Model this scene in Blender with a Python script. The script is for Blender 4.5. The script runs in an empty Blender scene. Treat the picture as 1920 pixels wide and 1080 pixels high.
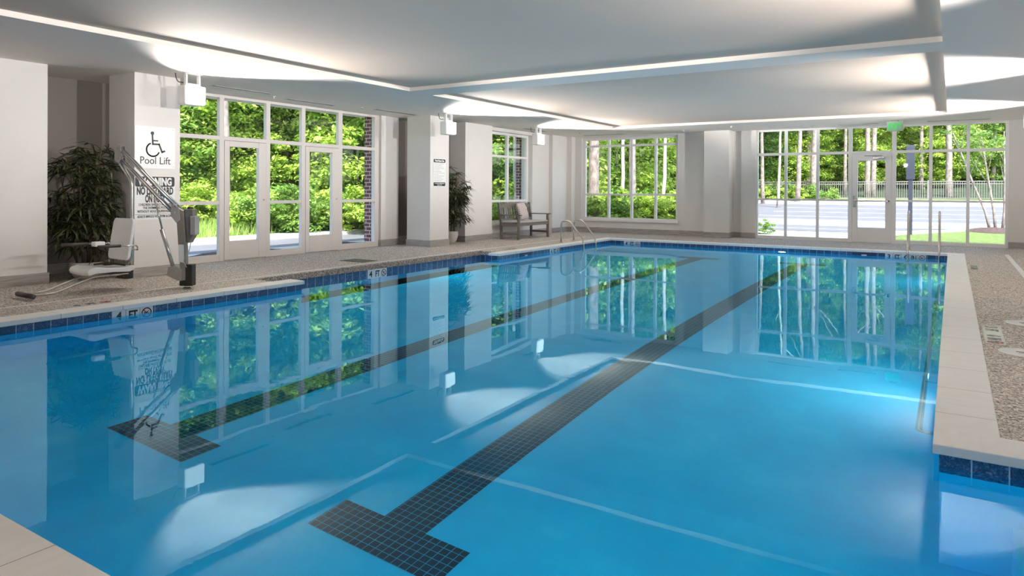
import bpy, bmesh, math, random
import numpy as np
from mathutils import Vector, Matrix
S = bpy.context.scene
C = S.collection
R = math.radians
# ------------------------------------------------------------------ camera
cam_d = bpy.data.cameras.new('camera'); cam = bpy.data.objects.new('camera', cam_d); C.objects.link(cam)
FPX, PY = 1304.31, 361.618
cam_d.sensor_fit = 'HORIZONTAL'; cam_d.sensor_width = 36.0
cam_d.lens = FPX / 1920 * 36.0
cam_d.shift_y = (PY - 540) / 1920
cam_d.clip_start = 0.05; cam_d.clip_end = 500
# rows: image right, image down, view direction, in world axes (x right wall, y far wall, z up)
RT = Vector((0.844848, 0.534981, 0.005104)); DN = Vector((0.006826, -0.00124, -0.999976)); FW = Vector((-0.534962, 0.844863, -0.0047))
m = Matrix((RT, -DN, -FW)).transposed()
cam.rotation_euler = m.to_euler(); cam.location = (0, 0, 1.27)
S.camera = cam
# ------------------------------------------------------------------ light, exposure
S.view_settings.view_transform = 'Standard'; S.view_settings.look = 'None'
S.view_settings.gamma = 1.0; S.view_settings.exposure = 0.90; S.view_settings.use_curve_mapping = False
W = bpy.data.worlds.new('sky'); S.world = W; W.use_nodes = True
nt = W.node_tree; bg = nt.nodes['Background']
sky = nt.nodes.new('ShaderNodeTexSky'); sky.sky_type = 'NISHITA'; sky.sun_disc = False
sky.sun_elevation = R(50); sky.sun_rotation = R(140); sky.air_density = 1.0; sky.dust_density = 1.5
nt.links.new(sky.outputs[0], bg.inputs[0]); bg.inputs[1].default_value = 0.42
sd = bpy.data.lights.new('sun', 'SUN'); sd.energy = 5.2; sd.angle = R(1.0); sd.color = (1, .96, .88)
sun = bpy.data.objects.new('sun', sd); C.objects.link(sun)
sun.rotation_euler = Vector((-.42, .50, -.80)).to_track_quat('-Z', 'Y').to_euler()
FLOOD = 840.0          # watts of each flood lamp
cy = S.cycles
cy.max_bounces = 14; cy.diffuse_bounces = 6; cy.glossy_bounces = 5; cy.transmission_bounces = 8; cy.transparent_max_bounces = 12
cy.sample_clamp_indirect = 6.0; cy.use_denoising = True; cy.blur_glossy = 0.3
cy.use_adaptive_sampling = True; cy.adaptive_threshold = 0.02
rnd = random.Random(7)

# ------------------------------------------------------------------ materials
def mat(name):
    m = bpy.data.materials.new(name); m.use_nodes = True
    return m, m.node_tree, m.node_tree.nodes['Principled BSDF']
def N(t, typ, **kw):
    n = t.nodes.new('ShaderNode' + typ)
    for k, v in kw.items():
        if k.startswith('_'): setattr(n, k[1:], v)
        else:
            key = int(k[1:]) if k[0] == 'i' and k[1:].isdigit() else k.replace('__', ' ')
            n.inputs[key].default_value = v
    return n
def L(t, a, b): t.links.new(a, b)
def plain(name, col, rough=.5, metal=0., noise=0., scale=20., spec=.5, bump=0., coat=0.):
    m, t, b = mat(name)
    b.inputs['Base Color'].default_value = (*col, 1); b.inputs['Roughness'].default_value = rough
    b.inputs['Metallic'].default_value = metal; b.inputs['Specular IOR Level'].default_value = spec
    b.inputs['Coat Weight'].default_value = coat
    if noise or bump:
        tc = N(t, 'TexCoord'); nz = N(t, 'TexNoise', Scale=scale, Detail=5.); L(t, tc.outputs['Object'], nz.inputs['Vector'])
        if noise:
            cr = N(t, 'ValToRGB'); L(t, nz.outputs[0], cr.inputs[0])
            cr.color_ramp.elements[0].position = .3; cr.color_ramp.elements[1].position = .7
            cr.color_ramp.elements[0].color = (*[c * (1 - noise) for c in col], 1)
            cr.color_ramp.elements[1].color = (*[min(1, c * (1 + noise)) for c in col], 1)
            L(t, cr.outputs[0], b.inputs['Base Color'])
        if bump:
            bp = N(t, 'Bump', Strength=bump, Distance=.01); L(t, nz.outputs[0], bp.inputs['Height']); L(t, bp.outputs[0], b.inputs['Normal'])
    return m
def emis(name, col, st):
    m, t, b = mat(name); b.inputs['Base Color'].default_value = (*col, 1)
    b.inputs['Emission Color'].default_value = (*col, 1); b.inputs['Emission Strength'].default_value = st
    return m
def math_(t, op, a, b=None, c=None):
    n = N(t, 'Math', _operation=op)
    for i, x in enumerate((a, b, c)):
        if x is None: continue
        if isinstance(x, (int, float)): n.inputs[i].default_value = x
        else: L(t, x, n.inputs[i])
    return n.outputs[0]
def mixc(t, f, a, b, typ='MIX'):
    n = N(t, 'Mix', _data_type='RGBA', _blend_type=typ)
    for i, x in ((0, f), (6, a), (7, b)):
        if isinstance(x, (int, float)): n.inputs[i].default_value = x
        elif isinstance(x, tuple): n.inputs[i].default_value = (*x, 1)
        else: L(t, x, n.inputs[i])
    return n.outputs[2]
def ramp(t, fac, stops):
    cr = N(t, 'ValToRGB'); e = cr.color_ramp.elements
    while len(e) < len(stops): e.new(.5)
    for i, (p, c) in enumerate(stops): e[i].position = p; e[i].color = (*c, 1) if len(c) == 3 else c
    L(t, fac, cr.inputs[0]); return cr.outputs[0]

M = {}
M['wall'] = plain('painted wall', (.71, .68, .655), .75, noise=.015, scale=3, spec=.2, bump=.03)
M['ceiling'] = plain('ceiling paint', (.86, .785, .72), .9, spec=.1)
M['tray'] = plain('greige tray face', (.70, .575, .48), .9, spec=.1)  # trays in one flat colour, darker than the ceiling border
M['taupe'] = plain('dark taupe recess wall', (.235, .205, .185), .8, spec=.2)  # recess walls in one flat colour, darker than the other walls
M['frame'] = plain('painted window frame', (.68, .62, .59), .4)
M['frame_white'] = plain('white window frame', (.80, .77, .76), .4)
M['steel'] = plain('polished steel', (.62, .58, .54), .16, 1.)
M['alu'] = plain('anodised aluminium', (.52, .51, .50), .24, 1.)
M['dull'] = plain('grey casting', (.42, .41, .40), .45, .3)
M['white'] = plain('white plastic', (.82, .81, .80), .35)
M['black'] = plain('black rubber', (.015, .014, .014), .5)
M['boxgrey'] = plain('control box grey', (.15, .14, .13), .5)
M['darkgrip'] = plain('dark foam grip', (.045, .035, .035), .6)
M['signwhite'] = plain('sign white', (.80, .80, .80), .35)
M['ink'] = plain('sign black', (.012, .011, .011), .4)
M['inkgrey'] = plain('sign faint print', (.35, .35, .35), .5)
M['red'] = plain('sign red', (.35, .02, .02), .4)
M['tilewhite'] = plain('white ceramic', (.78, .78, .78), .25)
M['pot'] = plain('glazed pot', (.56, .52, .48), .2, coat=.4)
M['soil'] = plain('potting soil', (.03, .022, .015), .9, noise=.4, scale=40)
M['cane'] = plain('cane', (.085, .06, .038), .7, noise=.5, scale=60)
M['bench'] = plain('weathered grey wood', (.135, .115, .10), .6, noise=.25, scale=30)
M['cushion'] = plain('grey seat pad', (.47, .48, .45), .9, noise=.06, scale=60)
M['vent'] = plain('vent metal', (.05, .05, .045), .5)
M['drain'] = plain('green grey drain grate', (.085, .095, .075), .6, noise=.3, scale=120)
M['skim'] = plain('skimmer throat', (.012, .03, .09), .5)
M['exitface'] = emis('exit sign face', (.34, .34, .33), .0)
M['exitgreen'] = emis('exit sign green letters', (.0, .42, .05), .45)
M['bark'] = plain('pine bark', (.27, .22, .20), .9, noise=.45, scale=5, bump=.6)
M['bark_pale'] = plain('pale bark', (.46, .42, .38), .9, noise=.35, scale=6, bump=.4)
M['concrete'] = plain('concrete', (.50, .49, .48), .85, noise=.06, scale=2)
M['asphalt'] = plain('asphalt', (.175, .175, .20), .9, noise=.10, scale=1.2)
M['paint'] = plain('road paint', (.80, .80, .80), .7)
M['fence'] = plain('fence metal', (.20, .19, .18), .5)
M['post'] = plain('blue grey post', (.04, .043, .07), .5)
M['mulch'] = plain('bark mulch', (.10, .060, .055), .95, noise=.6, scale=25, bump=1.)
M['lawn'] = plain('lawn', (.15, .21, .05), .95, noise=.35, scale=9, bump=.5)
M['floorball'] = plain('dark red rubber', (.10, .008, .02), .4)

def emlens():
    m, t, b = mat('flood lamp lens')
    b.inputs['Base Color'].default_value = (.05, .05, .05, 1)
    b.inputs['Emission Color'].default_value = (1, .97, .92, 1); b.inputs['Emission Strength'].default_value = 1.5
    return m
M['lens'] = emlens()
M['poollight'] = emis('pool light lens', (.80, .95, 1.), 150.)
def m_glass():
    m, t, b = mat('window glass'); t.nodes.remove(b); o = t.nodes['Material Output']
    tr = N(t, 'BsdfTransparent', Color=(.97, .985, .975, 1)); gl = N(t, 'BsdfGlossy', Roughness=0.0); fr = N(t, 'Fresnel', IOR=1.45)
    ge = N(t, 'NewGeometry'); mx = N(t, 'MixShader'); L(t, math_(t, 'MULTIPLY', fr.outputs[0], math_(t, 'SUBTRACT', 1., ge.outputs['Backfacing'])), mx.inputs[0]); L(t, tr.outputs[0], mx.inputs[1]); L(t, gl.outputs[0], mx.inputs[2]); L(t, mx.outputs[0], o.inputs[0])
    return m
M['glass'] = m_glass()
def m_water():
    m, t, b = mat('pool water'); t.nodes.remove(b); o = t.nodes['Material Output']
    tc = N(t, 'TexCoord')
    mp = N(t, 'Mapping'); mp.inputs['Scale'].default_value = (1, 1.0, 1); L(t, tc.outputs['Object'], mp.inputs['Vector'])
    n1 = N(t, 'TexNoise', Scale=1.1, Detail=2., Roughness=.4); L(t, mp.outputs[0], n1.inputs['Vector'])
    n2 = N(t, 'TexNoise', Scale=9., Detail=3., Roughness=.5, Distortion=.6); L(t, mp.outputs[0], n2.inputs['Vector'])
    n3 = N(t, 'TexNoise', Scale=.55, Detail=2.); L(t, mp.outputs[0], n3.inputs['Vector'])
    patch = ramp(t, n3.outputs[0], [(.48, (0, 0, 0)), (.70, (1, 1, 1))])
    h = math_(t, 'ADD', math_(t, 'MULTIPLY', n1.outputs[0], .5), math_(t, 'MULTIPLY', n2.outputs[0], math_(t, 'ADD', math_(t, 'MULTIPLY', patch, .10), .006)))
    bp = N(t, 'Bump', Strength=.30, Distance=.012); L(t, h, bp.inputs['Height'])
    rf = N(t, 'BsdfRefraction', IOR=1.33, Roughness=0.0, Color=(.46, .94, 1, 1)); gl = N(t, 'BsdfGlossy', Roughness=0.0, Color=(.62, .90, 1, 1))
    fr = N(t, 'Fresnel', IOR=1.33); mx = N(t, 'MixShader')
    for x in (rf, gl, fr): L(t, bp.outputs[0], x.inputs['Normal'])
    L(t, fr.outputs[0], mx.inputs[0]); L(t, rf.outputs[0], mx.inputs[1]); L(t, gl.outputs[0], mx.inputs[2]); L(t, mx.outputs[0], o.inputs[0])
    return m
M['water'] = m_water()
def m_deck():
    m, t, b = mat('pebble deck'); tc = N(t, 'TexCoord')
    v = N(t, 'TexVoronoi', Scale=95.); L(t, tc.outputs['Object'], v.inputs['Vector'])
    v2 = N(t, 'TexVoronoi', Scale=60.); L(t, tc.outputs['Object'], v2.inputs['Vector'])
    sp = N(t, 'SeparateColor'); L(t, v.outputs['Color'], sp.inputs[0]); sp2 = N(t, 'SeparateColor'); L(t, v2.outputs['Color'], sp2.inputs[0])
    c = ramp(t, sp.outputs[0], [(0., (.10, .085, .075)), (.22, (.24, .20, .17)), (.5, (.52, .46, .41)), (.8, (.72, .68, .64)), (1., (.86, .84, .82))])
    c2 = ramp(t, sp2.outputs[0], [(0., (.55, .50, .47)), (.5, (1, 1, 1)), (1., (1, .97, .94))])
    L(t, mixc(t, .6, c, c2, 'MULTIPLY'), b.inputs['Base Color']); b.inputs['Roughness'].default_value = .75; b.inputs['Specular IOR Level'].default_value = .25
    bp = N(t, 'Bump', Strength=.4, Distance=.004); L(t, v.outputs['Distance'], bp.inputs['Height']); L(t, bp.outputs[0], b.inputs['Normal'])
    return m
M['deck'] = m_deck()
def fr_line(t, s, period, width, offset=0.):
    f = math_(t, 'FRACT', math_(t, 'DIVIDE', math_(t, 'ADD', s, offset), period))
    d = math_(t, 'MINIMUM', f, math_(t, 'SUBTRACT', 1., f))
    return math_(t, 'LESS_THAN', d, width / period / 2)
def m_coping(axis):
    m, t, b = mat('stone coping'); tc = N(t, 'TexCoord'); sx = N(t, 'SeparateXYZ'); L(t, tc.outputs['Object'], sx.inputs[0])
    nz = N(t, 'TexNoise', Scale=4., Detail=6.); mp = N(t, 'Mapping'); mp.inputs['Scale'].default_value = (1, 5, 1) if axis == 1 else (5, 1, 1)
    L(t, tc.outputs['Object'], mp.inputs[0]); L(t, mp.outputs[0], nz.inputs['Vector'])
    c = ramp(t, nz.outputs[0], [(.3, (.83, .815, .80)), (.55, (.86, .85, .84)), (.75, (.88, .87, .86))])
    ln = fr_line(t, sx.outputs[axis], .615, .005, .22)
    L(t, mixc(t, ln, c, (.33, .30, .28)), b.inputs['Base Color']); b.inputs['Roughness'].default_value = .55
    return m
M['copY'] = m_coping(1); M['copX'] = m_coping(0)
def m_tile():
    m, t, b = mat('blue pool tile'); tc = N(t, 'TexCoord'); sx = N(t, 'SeparateXYZ'); L(t, tc.outputs['Object'], sx.inputs[0])
    s = math_(t, 'ADD', sx.outputs[0], sx.outputs[1])
    idx = math_(t, 'FLOOR', math_(t, 'DIVIDE', math_(t, 'ADD', s, .06), .1524))
    wn = N(t, 'TexWhiteNoise', _noise_dimensions='1D'); L(t, idx, wn.inputs['W'])
    nz = N(t, 'TexNoise', Scale=55., Detail=4., Distortion=1.2); L(t, tc.outputs['Object'], nz.inputs['Vector'])
    c = ramp(t, nz.outputs[0], [(.38, (.010, .048, .12)), (.50, (.022, .085, .21)), (.62, (.13, .21, .40)), (.75, (.30, .36, .55))])
    dk = mixc(t, math_(t, 'MULTIPLY', wn.outputs[0], .75), c, (.010, .040, .13))
    ln = fr_line(t, s, .1524, .006, .06)
    L(t, mixc(t, ln, dk, (.50, .62, .72)), b.inputs['Base Color']); b.inputs['Roughness'].default_value = .3
    return m
M['tile'] = m_tile()
def m_plaster():
    m, t, b = mat('blue pool plaster'); tc = N(t, 'TexCoord')
    nz = N(t, 'TexNoise', Scale=1.6, Detail=7., Roughness=.65); L(t, tc.outputs['Object'], nz.inputs['Vector'])
    c = ramp(t, nz.outputs[0], [(.35, (.003, .56, .88)), (.55, (.006, .64, .95)), (.72, (.07, .71, .97))])
    L(t, c, b.inputs['Base Color']); b.inputs['Roughness'].default_value = .8
    return m
M['plaster'] = m_plaster()
def m_lane():
    m, t, b = mat('dark blue mosaic'); tc = N(t, 'TexCoord'); sx = N(t, 'SeparateXYZ'); L(t, tc.outputs['Object'], sx.inputs[0])
    g = math_(t, 'MAXIMUM', fr_line(t, sx.outputs[0], .0508, .0045), fr_line(t, sx.outputs[1], .0508, .0045))
    nz = N(t, 'TexNoise', Scale=7.); L(t, tc.outputs['Object'], nz.inputs['Vector'])
    gg = mixc(t, nz.outputs[0], (.02, .13, .25), (.10, .50, .72))
    L(t, mixc(t, g, (.002, .004, .032), gg), b.inputs['Base Color']); b.inputs['Roughness'].default_value = .5
    return m
M['lane'] = m_lane()
def m_base():
    m, t, b = mat('grey tile base'); tc = N(t, 'TexCoord'); mp = N(t, 'Mapping'); mp.inputs['Scale'].default_value = (1.2, 1.2, 22)
    L(t, tc.outputs['Object'], mp.inputs[0]); nz = N(t, 'TexNoise', Scale=3., Detail=6.); L(t, mp.outputs[0], nz.inputs['Vector'])
    L(t, ramp(t, nz.outputs[0], [(.3, (.24, .22, .21)), (.7, (.40, .375, .36))]), b.inputs['Base Color']); b.inputs['Roughness'].default_value = .45
    return m
M['base'] = m_base()
def m_brick():
    m, t, b = mat('red brick'); tc = N(t, 'TexCoord'); sx = N(t, 'SeparateXYZ'); L(t, tc.outputs['Object'], sx.inputs[0])
    cb = N(t, 'CombineXYZ'); L(t, math_(t, 'ADD', sx.outputs[0], sx.outputs[1]), cb.inputs[0]); L(t, sx.outputs[2], cb.inputs[1])
    br = N(t, 'TexBrick', Scale=1., Mortar__Size=.009, Brick__Width=.215, Row__Height=.083)
    br.inputs['Color1'].default_value = (.17, .045, .04, 1); br.inputs['Color2'].default_value = (.11, .035, .045, 1); br.inputs['Mortar'].default_value = (.58, .50, .48, 1)
    L(t, cb.outputs[0], br.inputs['Vector']); L(t, br.outputs[0], b.inputs['Base Color']); b.inputs['Roughness'].default_value = .85
    return m
M['brick'] = m_brick()
def m_leaf(name, stops, scale=.9, tl=.45):
    m, t, b = mat(name); tc = N(t, 'TexCoord'); o = t.nodes['Material Output']
    g = N(t, 'NewGeometry'); nz = N(t, 'TexNoise', Scale=scale, Detail=2.); L(t, tc.outputs['Object'], nz.inputs['Vector'])
    f = math_(t, 'ADD', math_(t, 'MULTIPLY', nz.outputs[0], .6), math_(t, 'MULTIPLY', g.outputs['Random Per Island'], .4))
    c = ramp(t, f, stops)
    L(t, c, b.inputs['Base Color']); b.inputs['Roughness'].default_value = .55; b.inputs['Specular IOR Level'].default_value = .3
    tr = N(t, 'BsdfTranslucent'); L(t, c, tr.inputs[0]); mx = N(t, 'MixShader', Fac=tl)
    L(t, b.outputs[0], mx.inputs[1]); L(t, tr.outputs[0], mx.inputs[2]); L(t, mx.outputs[0], o.inputs[0])
    return m
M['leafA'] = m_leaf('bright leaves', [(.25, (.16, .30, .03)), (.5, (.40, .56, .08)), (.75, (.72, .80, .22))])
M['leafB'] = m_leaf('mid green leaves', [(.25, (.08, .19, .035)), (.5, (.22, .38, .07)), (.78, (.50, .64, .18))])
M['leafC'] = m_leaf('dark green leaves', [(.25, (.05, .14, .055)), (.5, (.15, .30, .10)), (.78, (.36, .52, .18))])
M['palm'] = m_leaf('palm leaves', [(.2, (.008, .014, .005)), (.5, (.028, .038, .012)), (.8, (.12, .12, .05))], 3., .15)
M['grass'] = m_leaf('tall grass', [(.25, (.20, .34, .06)), (.5, (.38, .52, .12)), (.75, (.62, .70, .28))], 1.)
M['hill'] = plain('wooded bank floor', (.03, .05, .02), .95, noise=.6, scale=1.5, bump=.8)
M['bank'] = plain('grass bank', (.24, .38, .08), .95, noise=.3, scale=3, bump=.6)
def m_pillow():
    m, t, b = mat('patterned pillow'); tc = N(t, 'TexCoord'); mp = N(t, 'Mapping'); mp.inputs['Scale'].default_value = (16, 16, 16)
    L(t, tc.outputs['Object'], mp.inputs[0]); ck = N(t, 'TexBrick', Scale=1., Mortar__Size=.10, Brick__Width=.9, Row__Height=.45)
    ck.inputs['Color1'].default_value = (.28, .19, .20, 1); ck.inputs['Color2'].default_value = (.36, .26, .26, 1); ck.inputs['Mortar'].default_value = (.70, .64, .64, 1)
    sx = N(t, 'SeparateXYZ'); L(t, mp.outputs[0], sx.inputs[0]); cb = N(t, 'CombineXYZ'); L(t, sx.outputs[1], cb.inputs[0]); L(t, sx.outputs[2], cb.inputs[1])
    L(t, cb.outputs[0], ck.inputs['Vector']); L(t, ck.outputs[0], b.inputs['Base Color']); b.inputs['Roughness'].default_value = .9
    return m
M['pillow'] = m_pillow()

# ------------------------------------------------------------------ mesh helpers
def box(bm, x0, x1, y0, y1, z0, z1, mtx=None):
    vs = [bm.verts.new(Vector((x, y, z)) if mtx is None else mtx @ Vector((x, y, z))) for x in (x0, x1) for y in (y0, y1) for z in (z0, z1)]
    for f in ((0, 1, 3, 2), (4, 6, 7, 5), (0, 4, 5, 1), (2, 3, 7, 6), (0, 2, 6, 4), (1, 5, 7, 3)):
        bm.faces.new([vs[i] for i in f])
def tube(bm, pts, r, n=10, cap=True, close=False):
    pts = [Vector(p) for p in pts]; rr = r if isinstance(r, (list, tuple)) else [r] * len(pts)
    T = []
    for i in range(len(pts)):
        a = pts[max(0, i - 1)]; b = pts[min(len(pts) - 1, i + 1)]; T.append((b - a).normalized())
    up = Vector((0, 0, 1)) if abs(T[0].z) < .9 else Vector((1, 0, 0))
    u = T[0].cross(up).normalized(); rings = []
    for i, p in enumerate(pts):
        u = (u - T[i] * u.dot(T[i])).normalized(); v = T[i].cross(u)
        rings.append([bm.verts.new(p + (u * math.cos(2 * math.pi * k / n) + v * math.sin(2 * math.pi * k / n)) * rr[i]) for k in range(n)])
    for a, b in zip(rings, rings[1:]):
        for k in range(n): bm.faces.new((a[k], a[(k + 1) % n], b[(k + 1) % n], b[k]))
    if cap: bm.faces.new(rings[0][::-1]); bm.faces.new(rings[-1])
def smooth_path(pts, rad, seg=6):
    pts = [Vector(p) for p in pts]; out = [pts[0]]
    for a, b, c in zip(pts, pts[1:], pts[2:]):
        r = min(rad, (a - b).length * .48, (c - b).length * .48)
        p0 = b + (a - b).normalized() * r; p1 = b + (c - b).normalized() * r
        for k in range(seg + 1):
            s = k / seg; out.append(p0 * (1 - s) ** 2 + b * 2 * s * (1 - s) + p1 * s * s)
    out.append(pts[-1]); return out
def lathe(bm, prof, n=28, cx=0, cy=0):
    rings = []
    for r, z in prof: rings.append([bm.verts.new((cx + r * math.cos(2 * math.pi * k / n), cy + r * math.sin(2 * math.pi * k / n), z)) for k in range(n)])
    for a, b in zip(rings, rings[1:]):
        for k in range(n): bm.faces.new((a[k], a[(k + 1) % n], b[(k + 1) % n], b[k]))
    bm.faces.new(rings[0][::-1]); bm.faces.new(rings[-1])
def prism(bm, poly, d, mtx):            # polygon in local XY extruded along local Z by d
    a = [bm.verts.new(mtx @ Vector((x, y, 0))) for x, y in poly]; b = [bm.verts.new(mtx @ Vector((x, y, d))) for x, y in poly]
    bm.faces.new(a[::-1]); bm.faces.new(b); n = len(poly)
    for i in range(n): bm.faces.new((a[i], a[(i + 1) % n], b[(i + 1) % n], b[i]))
def obj(name, bm, m, parent=None, bevel=0., smooth=False, loc=None, seg=2):
    bmesh.ops.recalc_face_normals(bm, faces=bm.faces)
    me = bpy.data.meshes.new(name); bm.to_mesh(me); bm.free()
    for x in (m if isinstance(m, list) else [m]): me.materials.append(M[x] if isinstance(x, str) else x)
    o = bpy.data.objects.new(name, me); C.objects.link(o)
    if parent: o.parent = parent
    if loc: o.location = loc
    if smooth:
        for p in me.polygons: p.use_smooth = True
    if bevel:
        b = o.modifiers.new('bevel', 'BEVEL'); b.width = bevel; b.segments = seg; b.limit_method = 'ANGLE'; b.angle_limit = R(40)
    return o
def nb(): return bmesh.new()
def boxes(name, lst, m, parent=None, bevel=0., **k):
    bm = nb()
    for b in lst: box(bm, *b)
    return obj(name, bm, m, parent, bevel, **k)
def tag(o, label=None, cat=None, group=None, kind=None):
    if label: o['label'] = label
    if cat: o['category'] = cat
    if group: o['group'] = group
    if kind: o['kind'] = kind
    return o
def empty(name, loc, rz=0):
    o = bpy.data.objects.new(name, None); C.objects.link(o); o.location = loc; o.rotation_euler = (0, 0, rz); o.empty_display_size = .1; return o
def struct(o): o['kind'] = 'structure'; return o
def copy_tree(o, parent=None):
    c = o.copy(); C.objects.link(c)
    if parent: c.parent = parent
    for ch in o.children: copy_tree(ch, c)
    return c
def text(name, s, size, m, parent, mtx, width=None, depth=.002, bold=0., align='CENTER', xs=1.):
    cu = bpy.data.curves.new(name, 'FONT'); cu.body = s; cu.size = size; cu.extrude = depth; cu.offset = bold; cu.align_x = align; cu.resolution_u = 3
    to = bpy.data.objects.new('t', cu); C.objects.link(to)
    dg = bpy.context.evaluated_depsgraph_get(); me = bpy.data.meshes.new_from_object(to.evaluated_get(dg)); bpy.data.objects.remove(to)
    co = np.zeros(len(me.vertices) * 3); me.vertices.foreach_get('co', co); co = co.reshape(-1, 3)
    if width:
        w = co[:, 0].max() - co[:, 0].min(); xs = width / w
    co[:, 0] *= xs; me.vertices.foreach_set('co', co.ravel()); me.transform(mtx); me.materials.clear(); me.materials.append(M[m])
    o = bpy.data.objects.new(name, me); C.objects.link(o); o.parent = parent; return o

# ------------------------------------------------------------------ levels and outlines
CZ, TZ, WZ = 2.89, 2.95, -.115
NO = [(-7.535, 1.22), (1.7, 1.22), (1.7, 4.09), (-.076, 4.09), (-.076, 16.80), (-7.555, 16.80), (-7.555, 11.49), (-7.96, 11.49), (-7.96, 6.57), (-7.535, 6.57)]
def offset(poly, d):                       # rectilinear, counter-clockwise, outward
    out = []; n = len(poly)
    for i in range(n):
        (ax, ay), (bx, by), (cx, cy_) = poly[i - 1], poly[i], poly[(i + 1) % n]
        def nrm(px, py, qx, qy):
            l = math.hypot(qx - px, qy - py); return ((qy - py) / l, -(qx - px) / l)
        n1 = nrm(ax, ay, bx, by); n2 = nrm(bx, by, cx, cy_)
        out.append((bx + d * (n1[0] + n2[0]), by + d * (n1[1] + n2[1])))
    return out
WL = offset(NO, .03); CO = offset(NO, .295)
def inside(p, poly):
    x, y = p; c = False; n = len(poly)
    for i in range(n):
        (x1, y1), (x2, y2) = poly[i], poly[(i + 1) % n]
        if (y1 > y) != (y2 > y) and x < (x2 - x1) * (y - y1) / (y2 - y1) + x1: c = not c
    return c
def cells(polys, bounds, test, z=0., zf=None, mi=None):
    xs = sorted({round(p[0], 4) for q in polys for p in q} | {bounds[0], bounds[1]}); ys = sorted({round(p[1], 4) for q in polys for p in q} | {bounds[2], bounds[3]})
    xs = [x for x in xs if bounds[0] <= x <= bounds[1]]; ys = [y for y in ys if bounds[2] <= y <= bounds[3]]
    bm = nb(); vd = {}
    def V(x, y):
        if (x, y) not in vd: vd[(x, y)] = bm.verts.new((x, y, zf(x, y) if zf else z))
        return vd[(x, y)]
    for x0, x1 in zip(xs, xs[1:]):
        for y0, y1 in zip(ys, ys[1:]):
            c = ((x0 + x1) / 2, (y0 + y1) / 2)
            if test(c):
                f = bm.faces.new((V(x0, y0), V(x1, y0), V(x1, y1), V(x0, y1)))
                if mi: f.material_index = mi(c)
    return bm
def down(bm, d):
    r = bmesh.ops.extrude_face_region(bm, geom=list(bm.faces)); vs = [g for g in r['geom'] if isinstance(g, bmesh.types.BMVert)]
    bmesh.ops.translate(bm, vec=(0, 0, -d), verts=vs)
RB = (-11.4, 2.4, -2.5, 19.6)
bm = cells([CO], RB, lambda c: not inside(c, CO)); down(bm, .25); struct(obj('floor', bm, 'deck'))
def side(c):
    x, y = c
    if y < 1.22 or y > 16.8: return 1
    if x > -.076 and 4.09 < y < 4.4: return 1
    if -8.0 < x < -7.5 and (6.2 < y < 6.58 and x > -7.96 and x < -7.55 or 11.48 < y < 11.8 and x < -7.555 and x > -7.96): return 1
    return 0
bm = cells([NO, CO], (CO[0][0], CO[1][0], CO[0][1], CO[4][1]), lambda c: inside(c, CO) and not inside(c, NO), z=.002, mi=side)
down(bm, .05); cop = obj('pool_coping', bm, ['copY', 'copX'], bevel=.02, seg=3); struct(cop)
# basin
def zf(x, y): return -1.30 + (y - 1.2) * (.24 / 15.6)
bm = cells([WL], (WL[0][0], WL[1][0], WL[0][1], WL[4][1]), lambda c: inside(c, WL), zf=zf)
n = len(WL)
for i in range(n):
    (x1, y1), (x2, y2) = WL[i], WL[(i + 1) % n]
    bm.faces.new([bm.verts.new(p) for p in ((x1, y1, zf(x1, y1)), (x2, y2, zf(x2, y2)), (x2, y2, -.198), (x1, y1, -.198))])
struct(obj('pool_basin', bm, 'plaster'))
bm = nb()
TI = offset(NO, .028)
for i in range(n):
    (x1, y1), (x2, y2) = TI[i], TI[(i + 1) % n]; (a1, b1), (a2, b2) = CO[i], CO[(i + 1) % n]
    bm.faces.new([bm.verts.new(p) for p in ((x1, y1, -.20), (x2, y2, -.20), (x2, y2, -.046), (x1, y1, -.046))])
    bm.faces.new([bm.verts.new(p) for p in ((x1, y1, -.20), (x2, y2, -.20), (a2, b2, -.20), (a1, b1, -.20))])
band = struct(obj('pool_tile_band', bm, 'tile'))
bm = cells([TI], (TI[0][0], TI[1][0], TI[0][1], TI[4][1]), lambda c: inside(c, TI), z=WZ)
water = obj('pool_water', bm, 'water')
if water.data.polygons[0].normal.z < 0: water.data.flip_normals()
tag(water, 'calm clear blue water filling the indoor swimming pool', 'water', kind='stuff')
# steps at the right of the near end
boxes('pool_step', [(.75, 1.72, 1.26, 4.05, -1.28, -.35)], 'plaster'); boxes('pool_step', [(.25, .75, 1.26, 4.05, -1.28, -.65)], 'plaster'); 
for o in [o for o in C.objects if o.name.startswith('pool_step')]: struct(o)
# lane markings
def lane(xc, label):
    bm = nb()
    def q(x0, x1, y0, y1):
        bm.faces.new([bm.verts.new((x, y, zf(x, y) + .004)) for x, y in ((x0, y0), (x1, y0), (x1, y1), (x0, y1))])
    a, b = xc - .1524, xc + .1524
    q(a, b, 2.99, 15.0)
    q(xc - .457, xc + .457, 2.69, 2.99); q(xc - .457, xc + .457, 15.0, 15.3)
    o = obj('lane_line', bm, 'lane'); tag(o, label, 'lane marking', 'lane lines on the pool floor')
lane(-2.60, 'dark blue mosaic lane line on pool floor, nearer the right wall')
lane(-4.72, 'dark blue mosaic lane line on pool floor, nearer the window side')

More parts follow.
